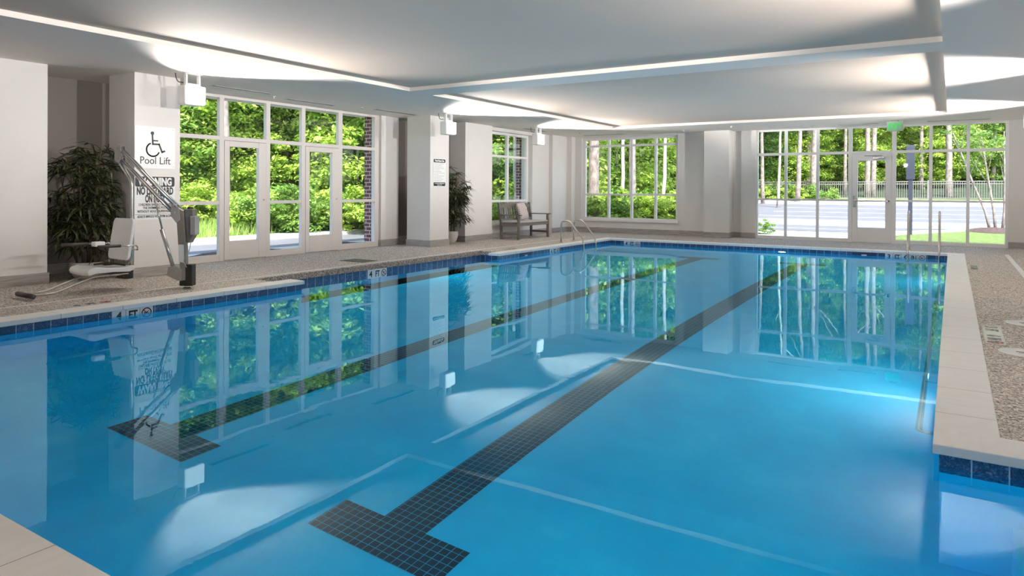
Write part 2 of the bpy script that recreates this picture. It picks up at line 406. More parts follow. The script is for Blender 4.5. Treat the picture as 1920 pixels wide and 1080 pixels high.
# ------------------------------------------------------------------ room shell
WALLM = 'wall'
def wbox(name, *b): return struct(boxes(name, b, WALLM))
BX = -11.15
wbox('wall_left', (-10.45, -10.10, -2.5, 4.48, 0, CZ + .2),
     (-11.4, -10.12, 4.30, 4.478, 0, CZ + .19),
     (-10.95, -10.66, 11.43, 12.0, 0, CZ + .2), (-11.4, -10.66, 6.2, 6.47, 0, CZ + .2),
     (-10.4, -9.93, 13.57, 14.73, 0, CZ + .2), (-10.45, -10.08, 14.73, 17.0, 0, .38), (-10.45, -10.08, 14.73, 17.0, 2.80, CZ + .2), (-10.45, -10.08, 14.73, 14.95, .38, 2.8), (-10.45, -10.08, 17.0, 19.4, 0, CZ + .2),
     (-10.1, -9.96, 17.95, 18.9, 0, CZ + .2), (-10.1, -9.80, 18.86, 19.2, 0, CZ + .2))
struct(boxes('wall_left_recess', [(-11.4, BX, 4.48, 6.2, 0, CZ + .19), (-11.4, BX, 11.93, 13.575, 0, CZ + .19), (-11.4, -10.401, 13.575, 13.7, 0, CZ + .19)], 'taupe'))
wbox('wall_back', (-10.1, -9.58, 19.10, 19.45, 0, CZ + .2), (-9.58, -6.56, 19.10, 19.45, 0, .36), (-9.58, -6.56, 19.10, 19.45, 2.84, CZ + .2), (-6.56, -5.73, 19.10, 19.45, 0, CZ + .2),
     (-5.73, -5.05, 18.82, 19.45, 0, CZ + .2), (-5.05, -4.83, 19.30, 19.5, 0, CZ + .2), (-4.83, -4.45, 19.20, 19.5, 0, CZ + .2), (1.07, 2.6, 19.20, 19.5, 0, CZ + .2))
wbox('wall_right', (2.4, 2.7, -2.5, 19.5, 0, CZ + .2))
wbox('wall_front', (-11.4, 2.7, -2.8, -2.5, 0, CZ + .2))
def column(x0, x1, y0, y1, name='wall_left_column'):
    o = wbox(name, (x0, x1, y0, y1, 0, CZ + .1)); return o
column(-10.34, -9.68, 5.40, 6.08); column(-10.34, -9.68, 11.93, 12.60)
# tile base boards
bh, bt = .145, .018
bb = [(-10.10, -10.10 + bt, -2.5, 4.48 + bt), (-10.34 - bt, -9.68 + bt, 5.40 - bt, 6.08 + bt), (-10.34 - bt, -9.68 + bt, 11.93 - bt, 12.60 + bt), (BX, BX + bt, 4.48, 6.2),
      (BX, BX + bt, 12.0, 13.57), (-10.9, -10.66 + bt, 11.43 - bt, 12.0 + bt), (-9.93, -9.93 + bt, 13.57 - bt, 14.73 + bt), (-10.3, -9.93, 13.57 - bt, 13.57), (-10.08, -10.08 + bt, 14.73, 17.95),
      (-9.96, -9.96 + bt, 17.95 - bt, 18.86), (-9.98, -9.80 + bt, 18.86 - bt, 18.86), (-10.1, BX, 4.48, 4.48 + bt)]
bm = nb()
for a in bb: box(bm, min(a[0], a[1]), max(a[0], a[1]), a[2], a[3], 0, bh)
struct(obj('baseboard_left', bm, 'base', bevel=.003))
bm = nb()
for a in [(-9.80, -5.73, 19.10 - bt, 19.10), (-5.73 - bt, -5.05 + bt, 18.82 - bt, 18.82), (-5.05, -5.05 + bt, 18.82, 19.3), (-5.05, -4.83, 19.30 - bt, 19.3), (-4.83, -4.45, 19.20 - bt, 19.20), (1.07, 2.4, 19.20 - bt, 19.20)]: box(bm, *a, 0, bh)
struct(obj('baseboard_back', bm, 'base', bevel=.003))
struct(boxes('baseboard_right', [(2.4 - bt, 2.4, -2.5, 19.2, 0, bh)], 'base'))
# ceiling with two shallow trays
T1 = [(-7.60, -1.2), (-.10, -1.2), (-.10, 8.82), (-7.60, 8.82)]; T2 = [(-7.60, 9.42), (-.10, 9.42), (-.10, 16.95), (-7.60, 16.95)]
bm = cells([T1, T2], (-11.4, 2.7, -2.8, 19.6), lambda c: not (inside(c, T1) or inside(c, T2)), z=CZ + .2); down(bm, .2)
struct(obj('ceiling', bm, 'ceiling'))
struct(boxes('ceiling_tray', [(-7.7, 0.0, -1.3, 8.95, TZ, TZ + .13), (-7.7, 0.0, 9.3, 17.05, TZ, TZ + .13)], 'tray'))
struct(boxes('roof', [(-11.9, 3.3, -3.3, 19.9, 3.15, 3.5)], 'concrete'))

# ------------------------------------------------------------------ windows and doors
def panes(root, lst):
    for b in lst: boxes('pane', [b], 'glass', root)
# window wall on the left, frame front at x = -10.72
X0, X1 = -10.80, -10.72
fr = []
for a, b in ((6.47, 6.55), (7.465, 7.555), (8.435, 8.525), (9.265, 9.355), (10.225, 10.335), (11.295, 11.43)): fr.append((X0, X1, a, b, 0, CZ))
fr += [(X0 + .003, X1 - .003, 6.47, 11.43, CZ - .05, CZ - .001), (X0 + .002, X1 - .002, 6.47, 11.43, 2.105, 2.175)]
for a, b in ((6.55, 7.465), (8.525, 9.265), (10.335, 11.295)): fr += [(X0 + .004, X1 - .004, a, b, 0, .115), (X0 + .004, X1 - .004, a, b, .985, 1.045)]
w1 = struct(boxes('window_1', fr, 'frame', bevel=.004))
pl = []
for a, b in ((6.55, 7.465), (8.525, 9.265), (10.335, 11.295)): pl += [(-10.765, -10.758, a, b, .115, .985), (-10.765, -10.758, a, b, 1.045, 2.105)]
for a, b in ((6.55, 7.465), (7.555, 8.435), (8.525, 9.265), (9.355, 10.225), (10.335, 11.295)): pl.append((-10.765, -10.758, a, b, 2.175, CZ - .05))
panes(w1, pl)
def door_left(name, y0, y1, g0, g1):
    d = struct(boxes(name, [(X0 + .01, X1 + .006, y0 + .004, g0, .012, 2.10), (X0 + .01, X1 + .006, g1, y1 - .004, .012, 2.10), (X0 + .01, X1 + .006, g0, g1, .012, .335), (X0 + .01, X1 + .006, g0, g1, 2.0, 2.10)], 'frame', bevel=.004))
    panes(d, [(-10.765, -10.758, g0, g1, .335, 2.0)])
    bm = nb(); tube(bm, [(-10.716, y1 - .06, 1.06), (-10.700, y1 - .06, 1.06)], .014, 12); obj('door_lock', bm, 'dull', d)
door_left('door_1', 7.555, 8.435, 7.66, 8.27); door_left('door_2', 9.355, 10.225, 9.46, 10.05)
# window behind the bench
fr = [(-10.30, -10.22, 14.95, 15.02, .38, 2.80), (-10.30, -10.22, 15.90, 15.97, .38, 2.80), (-10.30, -10.22, 16.90, 17.0, .38, 2.80)] + [(-10.298, -10.222, 14.95, 17.0, a, b) for a, b in ((.38, .45), (.93, .99), (2.13, 2.19), (2.73, 2.80))]
w2 = struct(boxes('window_2', fr, 'frame_white', bevel=.004))
panes(w2, [(-10.265, -10.258, a, b, c, d) for a, b in ((15.02, 15.90), (15.97, 16.90)) for c, d in ((.45, .93), (.99, 2.13), (2.19, 2.73))])
boxes('window_sill', [(-10.22, -10.02, 14.75, 17.0, .335, .385)], 'frame_white', w2, .004)
# window on the back wall
Y0, Y1 = 19.16, 19.24
xs = [(-9.58, -9.47), (-8.745, -8.675), (-8.015, -7.945), (-7.275, -7.205), (-6.63, -6.56)]
fr = [(a, b, Y0, Y1, .36, 2.84) for a, b in xs] + [(-9.58, -6.56, Y0 + .002, Y1 - .002, a, b) for a, b in ((.36, .45), (1.115, 1.165), (2.56, 2.62), (2.77, 2.84))]
w3 = struct(boxes('window_3', fr, 'frame_white', bevel=.004))
panes(w3, [(xs[i][1], xs[i + 1][0], 19.197, 19.203, c, d) for i in range(4) for c, d in ((.45, 1.115), (1.165, 2.56), (2.62, 2.77))])
boxes('window_sill', [(-9.60, -6.52, 19.03, 19.16, .34, .40)], 'frame_white', w3, .004)
# window wall on the back wall
Y0, Y1 = 19.25, 19.33
xs = [(-4.45, -4.40), (-3.735, -3.665), (-2.96, -2.89), (-2.215, -2.125), (-1.25, -1.16), (-.475, -.405), (.27, .335), (1.01, 1.07)]
fr = [(a, b, Y0, Y1, 0, CZ) for a, b in xs] + [(-4.45, 1.07, Y0 + .002, Y1 - .002, CZ - .05, CZ), (-4.45, 1.07, Y0 + .002, Y1 - .002, 2.205, 2.27)]
seg = [(-4.45, -2.17), (-1.2, 1.07)]
for a, b in seg: fr += [(a, b, Y0 + .004, Y1 - .004, 0, .085), (a, b, Y0 + .004, Y1 - .004, 1.02, 1.07)]
w4 = struct(boxes('window_4', fr, 'frame_white', bevel=.004))
pl = []
for i in range(7):
    a, b = xs[i][1], xs[i + 1][0]; pl.append((a, b, 19.287, 19.293, 2.27, CZ - .05))
    if i != 3: pl += [(a, b, 19.287, 19.293, .085, 1.02), (a, b, 19.287, 19.293, 1.07, 2.205)]
panes(w4, pl)
d3 = struct(boxes('door_3', [(-2.12, -1.995, Y0 - .006, Y1 - .01, .012, 2.20), (-1.39, -1.255, Y0 - .006, Y1 - .01, .012, 2.20), (-1.995, -1.39, Y0 - .006, Y1 - .01, .012, .37), (-1.995, -1.39, Y0 - .006, Y1 - .01, 2.03, 2.20)], 'frame_white', bevel=.004))
panes(d3, [(-1.995, -1.39, 19.287, 19.293, .37, 2.03)])
bm = nb(); box(bm, -2.09, -2.04, 19.19, 19.245, .93, 1.12); box(bm, -2.10, -2.03, 19.225, 19.245, .88, 1.16); tube(bm, [(-2.065, 19.195, 1.03), (-2.065, 19.16, 1.03), (-1.98, 19.16, 1.03)], .011, 8)
obj('lever_handle', bm, 'alu', d3, .003)
bm = nb(); box(bm, -2.02, -1.29, 19.17, 19.21, 1.015, 1.05); box(bm, -1.33, -1.28, 19.17, 19.245, 1.01, 1.055); obj('push_bar', bm, 'alu', d3, .004)
bm = nb(); box(bm, -1.67, -1.42, 19.17, 19.245, 2.07, 2.12); tube(bm, [(-1.60, 19.19, 2.125), (-1.45, 19.05, 2.14), (-1.85, 19.20, 2.15)], .010, 6); obj('door_closer', bm, 'alu', d3, .003)

# ------------------------------------------------------------------ ceiling fittings
def vent(x0, x1, y0, y1, label):
    v = empty('ceiling_vent', ((x0 + x1) / 2, (y0 + y1) / 2, CZ)); tag(v, label, 'air vent', 'slot vents in the ceiling')
    hx, hy = (x1 - x0) / 2, (y1 - y0) / 2
    boxes('frame', [(-hx, hx, -hy, -hy + .012, -.006, 0), (-hx, hx, hy - .012, hy, -.006, 0), (-hx, -hx + .012, -hy, hy, -.006, 0), (hx - .012, hx, -hy, hy, -.006, 0)], 'dull', v)
    if hx < hy: boxes('slot', [(-hx + .012, hx - .012, -hy + .012, hy - .012, -.003, 0)], 'vent', v)
    else: boxes('slot', [(-hx + .012, hx - .012, -hy + .012, hy - .012, -.003, 0)], 'vent', v)
vent(-9.95, -9.83, 6.75, 7.85, 'slot ceiling vent beside the flood lamp nearest the lift')
vent(-10.25, -10.13, 8.45, 9.60, 'slot ceiling vent over the left glass doors, middle of that wall')
vent(-9.98, -9.86, 10.45, 11.70, 'slot ceiling vent just before the second grey column')
vent(-9.62, -9.50, 15.7, 16.8, 'slot ceiling vent above the bench and its window')
vent(-9.3, -8.05, 18.62, 18.72, 'slot ceiling vent above the four-bay rear window')
vent(-4.0, -2.9, 18.62, 18.72, 'slot ceiling vent above the left bays of the rear glass wall')
vent(-2.35, -1.5, 18.62, 18.72, 'slot ceiling vent just left of the exit sign')
vent(-.50, .70, 18.62, 18.72, 'slot ceiling vent above the right bays of the rear glass wall')
for x, y, l in ((-10.1, 8.1, 'small ceiling sprinkler between the first two slot vents on the left'), (-9.95, 10.1, 'small ceiling sprinkler before the second glass door on the left'), (-8.9, 17.6, 'small ceiling sprinkler in the rear left corner'), (-6.1, 18.2, 'small ceiling sprinkler right of the four-bay rear window'), (-4.7, 17.7, 'small ceiling sprinkler before the rear glass wall')):
    s = empty('sprinkler', (x, y, CZ)); tag(s, l, 'sprinkler', 'ceiling sprinklers')
    bm = nb(); lathe(bm, [(.035, -.006), (.035, 0)], 16); obj('cover_ring', bm, 'white', s); bm = nb(); tube(bm, [(0, 0, -.006), (0, 0, -.03)], .008, 8); lathe(bm, [(.016, -.034), (.016, -.03)], 12); obj('sprinkler_head', bm, 'alu', s)
def flood(x, y, ang, label, first=None):
    """flood lamp under the ceiling; its lens looks along +x turned by ang"""
    if first is None:
        f = empty('flood_lamp', (x, y, CZ), ang)
        boxes('housing', [(-.11, .07, -.15, .15, -.45, -.17), (-.05, .05, -.10, .10, -.18, -.14)], 'white', f, .02)
        boxes('lens', [(.07, .115, -.14, .14, -.44, -.18)], 'lens', f, .015)
        bm = nb(); box(bm, -.04, .04, -.13, .13, -.012, 0)
        for s in (-1, 1): tube(bm, [(0, s * .10, -.01), (0, s * .10, -.19)], .014, 8); box(bm, -.03, .03, s * .10 - .012, s * .10 + .012, -.19, -.02)
        obj('yoke', bm, 'white', f, .003)
        bm = nb(); tube(bm, smooth_path([(-.08, -.06, -.12), (-.13, -.13, -.12), (-.12, -.17, -.07), (-.12, -.18, 0)], .04), .007, 6); obj('cable', bm, 'black', f)
        ld = bpy.data.lights.new('flood_light', 'SPOT'); ld.energy = FLOOD; ld.spot_size = R(119); ld.spot_blend = .35; ld.shadow_soft_size = .09; ld.color = (1, .965, .925)
        lo = bpy.data.objects.new('flood_light', ld); C.objects.link(lo); lo.parent = f; lo.location = (.14, 0, -.30)
        lo.rotation_euler = Vector((1, 0, .90)).to_track_quat('-Z', 'Y').to_euler()
    else:
        f = copy_tree(first); f.location = (x, y, CZ); f.rotation_euler = (0, 0, ang)
    tag(f, label, 'flood lamp', 'flood lamps under the ceiling'); return f
f0 = flood(-9.15, 5.93, 0, 'glowing flood lamp nearest the lift column and warning sign')
flood(-9.15, 11.88, 0, 'glowing flood lamp beside the column with the pool rules notice', f0)
flood(-9.15, 15.72, 0, 'glowing flood lamp above the wooden bench', f0)
flood(1.22, 15.8, math.pi, 'flood lamp at the right edge near the rear wall', f0)
flood(1.22, 11.2, math.pi, 'flood lamp over the right deck, middle of that side', f0)
flood(1.22, 5.8, math.pi, 'flood lamp over the right deck, nearest the steps', f0)
flood(1.22, .3, math.pi, 'flood lamp over the right deck, nearest the front wall', f0)
fb = flood(-2.0, -1.7, math.pi / 2, 'added unseen flood lamp behind the camera, brightening the near pool end', f0)  # added lamp, no such fixture seen; lifts the near coping and pool
for ch in fb.children:
    if ch.type == 'LIGHT': ch.data = ch.data.copy(); ch.data.energy = FLOOD * .2
# exit sign
e = empty('exit_sign', (-1.12, 18.1, 0)); tag(e, 'hanging exit sign with green letters above the rear door', 'exit sign')
boxes('sign_box', [(-.165, .165, -.03, .03, 2.65, 2.875)], 'exitface', e, .006); boxes('canopy', [(-.08, .08, -.04, .04, 2.872, CZ)], 'alu', e)
text('lettering', 'EXIT', .20, 'exitgreen', e, Matrix.Translation((0, -.031, 2.69)) @ Matrix.Rotation(R(90), 4, 'X'), width=.27, bold=.006)

# ------------------------------------------------------------------ signs
def face_px(x, y, z): # text plane facing +x, reading along +y, origin x,y,z
    return Matrix(((0, 0, 1, x), (1, 0, 0, y), (0, 1, 0, z), (0, 0, 0, 1)))
def face_ny(x, y, z): # facing -y reading along +x
    return Matrix(((1, 0, 0, x), (0, 0, -1, y), (0, 1, 0, z), (0, 0, 0, 1)))
def rrect(w, h, r, n=5):
    o = []
    for cx, cy_, a in ((w / 2 - r, h / 2 - r, 0), (-w / 2 + r, h / 2 - r, 90), (-w / 2 + r, -h / 2 + r, 180), (w / 2 - r, -h / 2 + r, 270)):
        for k in range(n + 1): o.append((cx + r * math.cos(R(a + 90 * k / n)), cy_ + r * math.sin(R(a + 90 * k / n))))
    return o
FX = -9.68
yc = 5.70
s = empty('pool_lift_sign', (FX, yc, 1.845)); tag(s, 'white sign reading Pool Lift with wheelchair symbol on the first column', 'sign')
bm = nb(); prism(bm, rrect(.60, .60, .01), .006, face_px(0, 0, 0)); obj('panel', bm, 'signwhite', s)
text('lettering', 'Pool Lift', .15, 'ink', s, face_px(.008, 0, -.235), width=.45, depth=.0012)
def strokes(bm, pts, w, mt):
    for (a, b) in zip(pts, pts[1:]):
        a = Vector(a); b = Vector(b); d = (b - a).normalized() * w / 2; nn = Vector((-d.y, d.x))
        prism(bm, [tuple(a - d + nn), tuple(a - d - nn), tuple(b + d - nn), tuple(b + d + nn)], .002, mt)
bm = nb(); mt = face_px(.0065, 0, 0); w = .024
prism(bm, [(-.045 + .026 * math.cos(k * math.pi / 8), .205 + .026 * math.sin(k * math.pi / 8)) for k in range(16)], .002, mt)
strokes(bm, [(-.045, .18), (-.038, .05), (.055, .05), (.10, -.06), (.135, -.045)], w, mt); strokes(bm, [(-.04, .10), (.03, .10)], w * .8, mt)
strokes(bm, [(-.035 + .095 * math.cos(R(a)), -.02 + .095 * math.sin(R(a)) - .01) for a in range(115, 345, 10)], w * .8, mt)
obj('wheelchair_symbol', bm, 'ink', s)
for a in (-.27, .27):
    for b in (-.27, .27):
        bm = nb(); prism(bm, [(a + .006 * math.cos(k), b + .006 * math.sin(k)) for k in (0, 1.5, 3, 4.5)], .004, face_px(.005, 0, 0)); obj('screw', bm, 'dull', s)
s = empty('warning_sign', (FX, yc, 1.125)); tag(s, 'black and white warning sign about no lifeguard, below the pool lift sign', 'sign')
bm = nb(); prism(bm, rrect(.60, .62, .03), .006, face_px(0, 0, 0)); obj('panel', bm, 'signwhite', s)
bm = nb(); prism(bm, rrect(.585, .145, .028), .0015, face_px(.006, 0, .232)); obj('header_panel', bm, 'ink', s); bm = nb(); prism(bm, [(-.29, 0), (.29, 0), (.29, .004), (-.29, .004)], .0012, face_px(.006, 0, -.235)); obj('rule_line', bm, 'ink', s)
text('lettering', 'WARNING', .15, 'signwhite', s, face_px(.009, 0, .182), width=.50, depth=.001, bold=.006)
for tx, sz, z, wd, bo in (('NO LIFEGUARD', .145, .05, .54, .006), ('ON DUTY', .145, -.06, .30, .006), ('CHILDREN SHOULD NOT USE', .048, -.112, .48, .001), ('THE SWIMMING POOL', .048, -.158, .36, .001), ('WITHOUT ADULT SUPERVISION', .048, -.208, .52, .001), ('ADULTS SHOULD NOT SWIM ALONE', .048, -.280, .52, .001)):
    text('lettering', tx, sz, 'ink', s, face_px(.0075, 0, z), width=wd, depth=.001, bold=bo)
s = empty('pool_rules_sign', (FX, 12.25, 1.64)); tag(s, 'narrow pool rules notice with black top and bottom bands on second column', 'sign')
bm = nb(); prism(bm, rrect(.44, .62, .03), .006, face_px(0, 0, 0)); obj('panel', bm, 'signwhite', s)
bm = nb(); prism(bm, rrect(.42, .075, .025), .0015, face_px(.006, 0, .262)); obj('header_panel', bm, 'ink', s); bm = nb(); prism(bm, rrect(.42, .085, .025), .0015, face_px(.006, 0, -.257)); obj('footer_panel', bm, 'ink', s)
text('lettering', 'Pool Area Use', .065, 'signwhite', s, face_px(.009, 0, .242), width=.33, depth=.001, bold=.003)
text('lettering', 'IN CASE OF EMERGENCY', .032, 'signwhite', s, face_px(.009, 0, -.25), width=.36, depth=.001, bold=.001)
text('lettering', 'CALL 911', .032, 'signwhite', s, face_px(.009, 0, -.287), width=.17, depth=.001, bold=.001)
bm = nb()
for k, wd in enumerate((.32, .24, .31, .36, .18, .23, .37, .13, .33, .22, .32, .26)):
    z = .19 - k * .034; x0 = -.19
    while x0 < -.19 + wd:
        q = rnd.uniform(.02, .05); prism(bm, [(x0, z), (x0 + q, z), (x0 + q, z + .009), (x0, z + .009)], .001, face_px(.006, 0, 0)); x0 += q + .01
tag(obj('fine_print', bm, 'inkgrey', s), kind='stuff')

# ------------------------------------------------------------------ depth markers in the tile band
def nodive(bm, bmr, cx, cy_, r, mt):
    def ring(b, rr, w, seg=22, a0=0, a1=360):
        strokes(b, [(cx + rr * math.cos(R(a0 + (a1 - a0) * k / seg)), cy_ + rr * math.sin(R(a0 + (a1 - a0) * k / seg))) for k in range(seg + 1)], w, mt)
    ring(bmr, r, r * .22); strokes(bmr, [(cx - r * .7, cy_ + r * .7), (cx + r * .7, cy_ - r * .7)], r * .18, mt)
    strokes(bm, [(cx - r * .5, cy_ + r * .1), (cx + r * .05, cy_), (cx + r * .45, cy_ - r * .45)], r * .2, mt)
    strokes(bm, [(cx - r * .1, cy_ + .1 * r), (cx + r * .45, cy_ + r * .35)], r * .14, mt)
    for q in (-.55, -.35): strokes(bm, [(cx - r * .45, cy_ + q * r), (cx + r * .2, cy_ + q * r * 1.05)], r * .08, mt)
def marker(mt, chars, label, flat=False, group='depth markers in the waterline tiles', cat='depth marker', redok=True):
    """chars: one entry per 6 inch tile"""
    root = empty('depth_marker', mt.translation); tag(root, label, cat, group)
    inv = mt.copy(); inv.translation = (0, 0, 0)
    T = .1524; n = len(chars)
    for i, c in enumerate(chars):
        cx = (i - (n - 1) / 2) * T
        bm = nb(); prism(bm, rrect(T - .006, T - .006, .004, 2), .006, inv @ Matrix.Translation((cx, 0, 0))); obj('marker_tile', bm, 'tilewhite', root)
        if c == '*':
            a, b = nb(), nb(); nodive(a, b, cx, 0, .052, inv @ Matrix.Translation((0, 0, .0062))); obj('diver_symbol', a, 'ink', root); obj('prohibition_ring', b, 'red' if redok else 'ink', root)
        elif c.strip():
            text('lettering', c, .135, 'ink', root, inv @ Matrix.Translation((cx, -.047, .0072)), width=.095 if len(c) > 1 else None, depth=.001, bold=.004)
    return root
ZM = -.118
XL = -7.535 - .028; XR_ = -7.96 - .028; XF = -7.555 - .028; YF = 16.80 + .028
marker(face_px(XL, 4.205, ZM), ['4', 'FT', '*'], 'white depth tiles reading 4 FT in the tile band, nearest on left side')
marker(face_px(XR_, 8.48, ZM), ['4', 'FT', '*'], 'white depth tiles reading 4 FT in the recessed middle bay of the left side')
marker(face_px(XF, 13.78, ZM), ['4', 'FT', '*'], 'white depth tiles reading 4 FT beside the left ladder')
marker(face_ny(-6.98, YF, ZM), ['4', 'FT', '*'], 'white depth tiles reading 4 FT in the rear tile band at the left')
marker(face_ny(-.83, YF, ZM), ['3', 'FT', '6', 'IN', '*'], 'white depth tiles reading 3 FT 6 IN behind the right ladder')
def face_up(x, y, z, rx): # lying flat, reading direction rx (unit), top = rx rotated +90
    ux, uy = rx; return Matrix(((ux, -uy, 0, x), (uy, ux, 0, y), (0, 0, 1, z), (0, 0, 0, 1)))
g2 = 'depth markers set in the deck'
marker(face_up(.315, 7.52, -.003, (0, -1)), ['3', 'FT', ' ', '6', 'IN', '*'], 'white deck tiles with black depth lettering beside the nearer round lid', group=g2)
marker(face_up(.315, 14.0, -.003, (0, -1)), ['3', 'FT', '6', 'IN', '*'], 'white deck tiles with small lettering on right deck near the rear ladder', group=g2)
marker(face_up(-7.925, 3.95, -.003, (0, 1)), ['4', 'FT', '*'], 'deck depth tiles on left deck in front of the pool lift', group=g2)
marker(face_up(-7.95, 12.5, -.003, (0, 1)), ['4', 'FT', '*'], 'deck depth tiles on left deck in front of the bench', group=g2)
# skimmers, joints, drain, lids
def skimmer(mt, label):
    root = empty('skimmer', mt.translation); inv = mt.copy(); inv.translation = (0, 0, 0); tag(root, label, 'pool skimmer', 'skimmer openings at the waterline')
    bm = nb(); prism(bm, [(-.23, -.075), (.23, -.075), (.23, .068), (-.23, .068)], .004, inv); obj('throat', bm, 'skim', root)
    bm = nb()
    for b in ((-.235, -.08, .235, -.07), (-.235, .06, .235, .07), (-.235, -.08, -.222, .07), (.222, -.08, .235, .07)): prism(bm, [(b[0], b[1]), (b[2], b[1]), (b[2], b[3]), (b[0], b[3])], .007, inv)
    obj('face_plate', bm, 'skim', root)
    bm = nb(); tube(bm, [inv @ Vector((-.05, .01, .012)), inv @ Vector((.05, .01, .012))], .008, 8); obj('weir_flap', bm, 'white', root)
skimmer(face_px(XF, 12.52, ZM), 'dark skimmer opening in the left tile band near the ladder')
skimmer(face_ny(-1.61, YF, ZM), 'dark skimmer opening in the rear tile band left of 3 FT 6 IN')
tag(boxes('expansion_joint', [(-8.415, -8.375, -2.4, 16.96, -.001, .003)], 'white'), 'thin white joint strip along the left deck', 'joint strip')
tag(boxes('expansion_joint', [(.90, .975, 4.2, 17.3, -.001, .003)], 'white'), 'white joint strip running along the right deck', 'joint strip')
d = empty('deck_drain', (-8.85, 8.92, 0)); tag(d, 'square dark green floor drain grate in the left deck', 'floor drain')
boxes('frame', [(-.27, .27, -.19, -.17, 0, .006), (-.27, .27, .17, .19, 0, .006), (-.27, -.25, -.17, .17, 0, .006), (.25, .27, -.17, .17, 0, .006)], 'drain', d)
boxes('grate', [(-.25 + k * .025, -.25 + k * .025 + .017, -.17, .17, 0, .005) for k in range(20)], 'drain', d)
def lid(x, y, label):
    l = empty('skimmer_cover', (x, y, 0)); tag(l, label, 'deck lid', 'round white lids in the right deck')
    bm = nb(); lathe(bm, [(.165, 0), (.165, .004), (.155, .006), (.02, .006)], 40); obj('cover', bm, 'tilewhite', l)
    bm = nb(); box(bm, -.045, .045, -.012, .012, .005, .0075); box(bm, -.03, .03, -.05, -.044, .005, .0075); obj('finger_slot', bm, 'ink', l)
lid(.60, 8.33, 'round white skimmer lid in right deck, farther of the two'); lid(.48, 6.80, 'round white skimmer lid in right deck, nearer one, beside the depth tiles')
def ball(x, y, label):
    bm = nb(); bmesh.ops.create_uvsphere(bm, u_segments=14, v_segments=10, radius=.032); o = obj('dive_ball', bm, 'floorball', smooth=True, loc=(x, y, zf(x, y) + .036)); tag(o, label, 'ball', 'dark red balls on the pool floor')
ball(-2.56, 8.18, 'small dark red ball on the right lane line, nearer one'); ball(-2.70, 10.9, 'small dark red ball on the right lane line, farther one')
# round underwater pool lights; the unseen ones are added to brighten the pool
def fitting(mt, label):
    o = empty('pool_light', mt.translation); inv = mt.copy(); inv.translation = (0, 0, 0); tag(o, label, 'pool light', 'underwater pool lights')
    bm = nb(); prism(bm, [(.09 * math.cos(k * math.pi / 12), .09 * math.sin(k * math.pi / 12)) for k in range(24)], .012, inv); obj('face_ring', bm, 'white', o)
    bm = nb(); prism(bm, [(.075 * math.cos(k * math.pi / 12), .075 * math.sin(k * math.pi / 12)) for k in range(24)], .016, inv); obj('lens', bm, 'poollight', o)
fitting(face_px(XR_ - .002, 9.73, -.42), 'glowing round underwater pool light in the recessed left pool wall'); fitting(face_ny(-3.30, YF + .002, -.30), 'glowing round underwater pool light in the rear pool wall')
fitting(Matrix(((0, 0, -1, -.046), (-1, 0, 0, 6.6), (0, 1, 0, -.55), (0, 0, 0, 1))), 'added unseen underwater pool light in the right pool wall, nearer one'); fitting(Matrix(((0, 0, -1, -.046), (-1, 0, 0, 13.4), (0, 1, 0, -.55), (0, 0, 0, 1))), 'added unseen underwater pool light in the right pool wall, farther one')  # both added out of sight to make the pool brighter
fitting(Matrix(((-1, 0, 0, -1.3), (0, 0, 1, 1.192), (0, 1, 0, -.55), (0, 0, 0, 1))), 'added unseen underwater pool light in the pool wall below the camera')  # another added light, hidden from view, for a brighter pool

# ------------------------------------------------------------------ ladders and rails
def ladder(loc, rz, h, gap, label, run=.62, dip=.9):
    """rails go from deck feet (local y=0, x=+-gap/2) towards -y into the water"""
    l = empty('pool_ladder', loc, rz); tag(l, label, 'pool ladder', 'stainless pool ladders')
    for s in (-1, 1):
        x = s * gap / 2
        bm = nb(); tube(bm, smooth_path([(x, 0, 0), (x, 0, h), (x, -.22, h + .02), (x, -run, .08), (x, -run, -dip), (x, -run + .16, -dip - .06)], .13, 8), .0215, 14); obj('rail', bm, 'steel', l, smooth=True)
        bm = nb(); lathe(bm, [(.048, 0), (.048, .008), (.03, .02), (.022, .022)], 20, x, 0); obj('escutcheon', bm, 'steel', l, smooth=True)
    for k in range(3):
        z = -.32 - k * .27; bm = nb(); box(bm, -gap / 2, gap / 2, -run - .04, -run + .05, z, z + .03); obj('tread', bm, 'white', l, .004)
    return l
ladder((-7.93, 15.07, .0), math.pi / 2, .52, .66, 'stainless steel pool ladder rails on the left side by the bench', run=.60)
ladder((-.50, 17.10, .0), 0, .84, .56, 'tall stainless steel ladder rails at the rear pool edge, right end', run=.52)
g = empty('grab_rail', (0, 0, 0)); tag(g, 'stainless steel rail under water along the right pool wall', 'grab rail')
bm = nb(); tube(bm, smooth_path([(-.052, 5.02, -.47), (-.17, 5.02, -.47), (-.17, 12.6, -.47), (-.052, 12.6, -.47)], .10, 8), .02, 14); obj('rail', bm, 'steel', g, smooth=True)
for y in (7.5, 10.2):
    bm = nb(); tube(bm, [(-.052, y, -.47), (-.17, y, -.47)], .012, 10); obj('bracket', bm, 'steel', g, smooth=True)
g = empty('stair_rail', (0, 0, 0)); tag(g, 'stainless steel handrail dipping into water at the lower right edge', 'handrail')
bm = nb(); tube(bm, smooth_path([(.62, 4.26, 0), (.62, 4.26, .55), (.62, 3.95, .60), (.62, 3.3, -.25), (.62, 3.2, -.65)], .14, 8), .0215, 14); obj('rail', bm, 'steel', g, smooth=True)
bm = nb(); lathe(bm, [(.048, .002), (.048, .010), (.03, .02)], 20, .62, 4.26); obj('escutcheon', bm, 'steel', g, smooth=True)

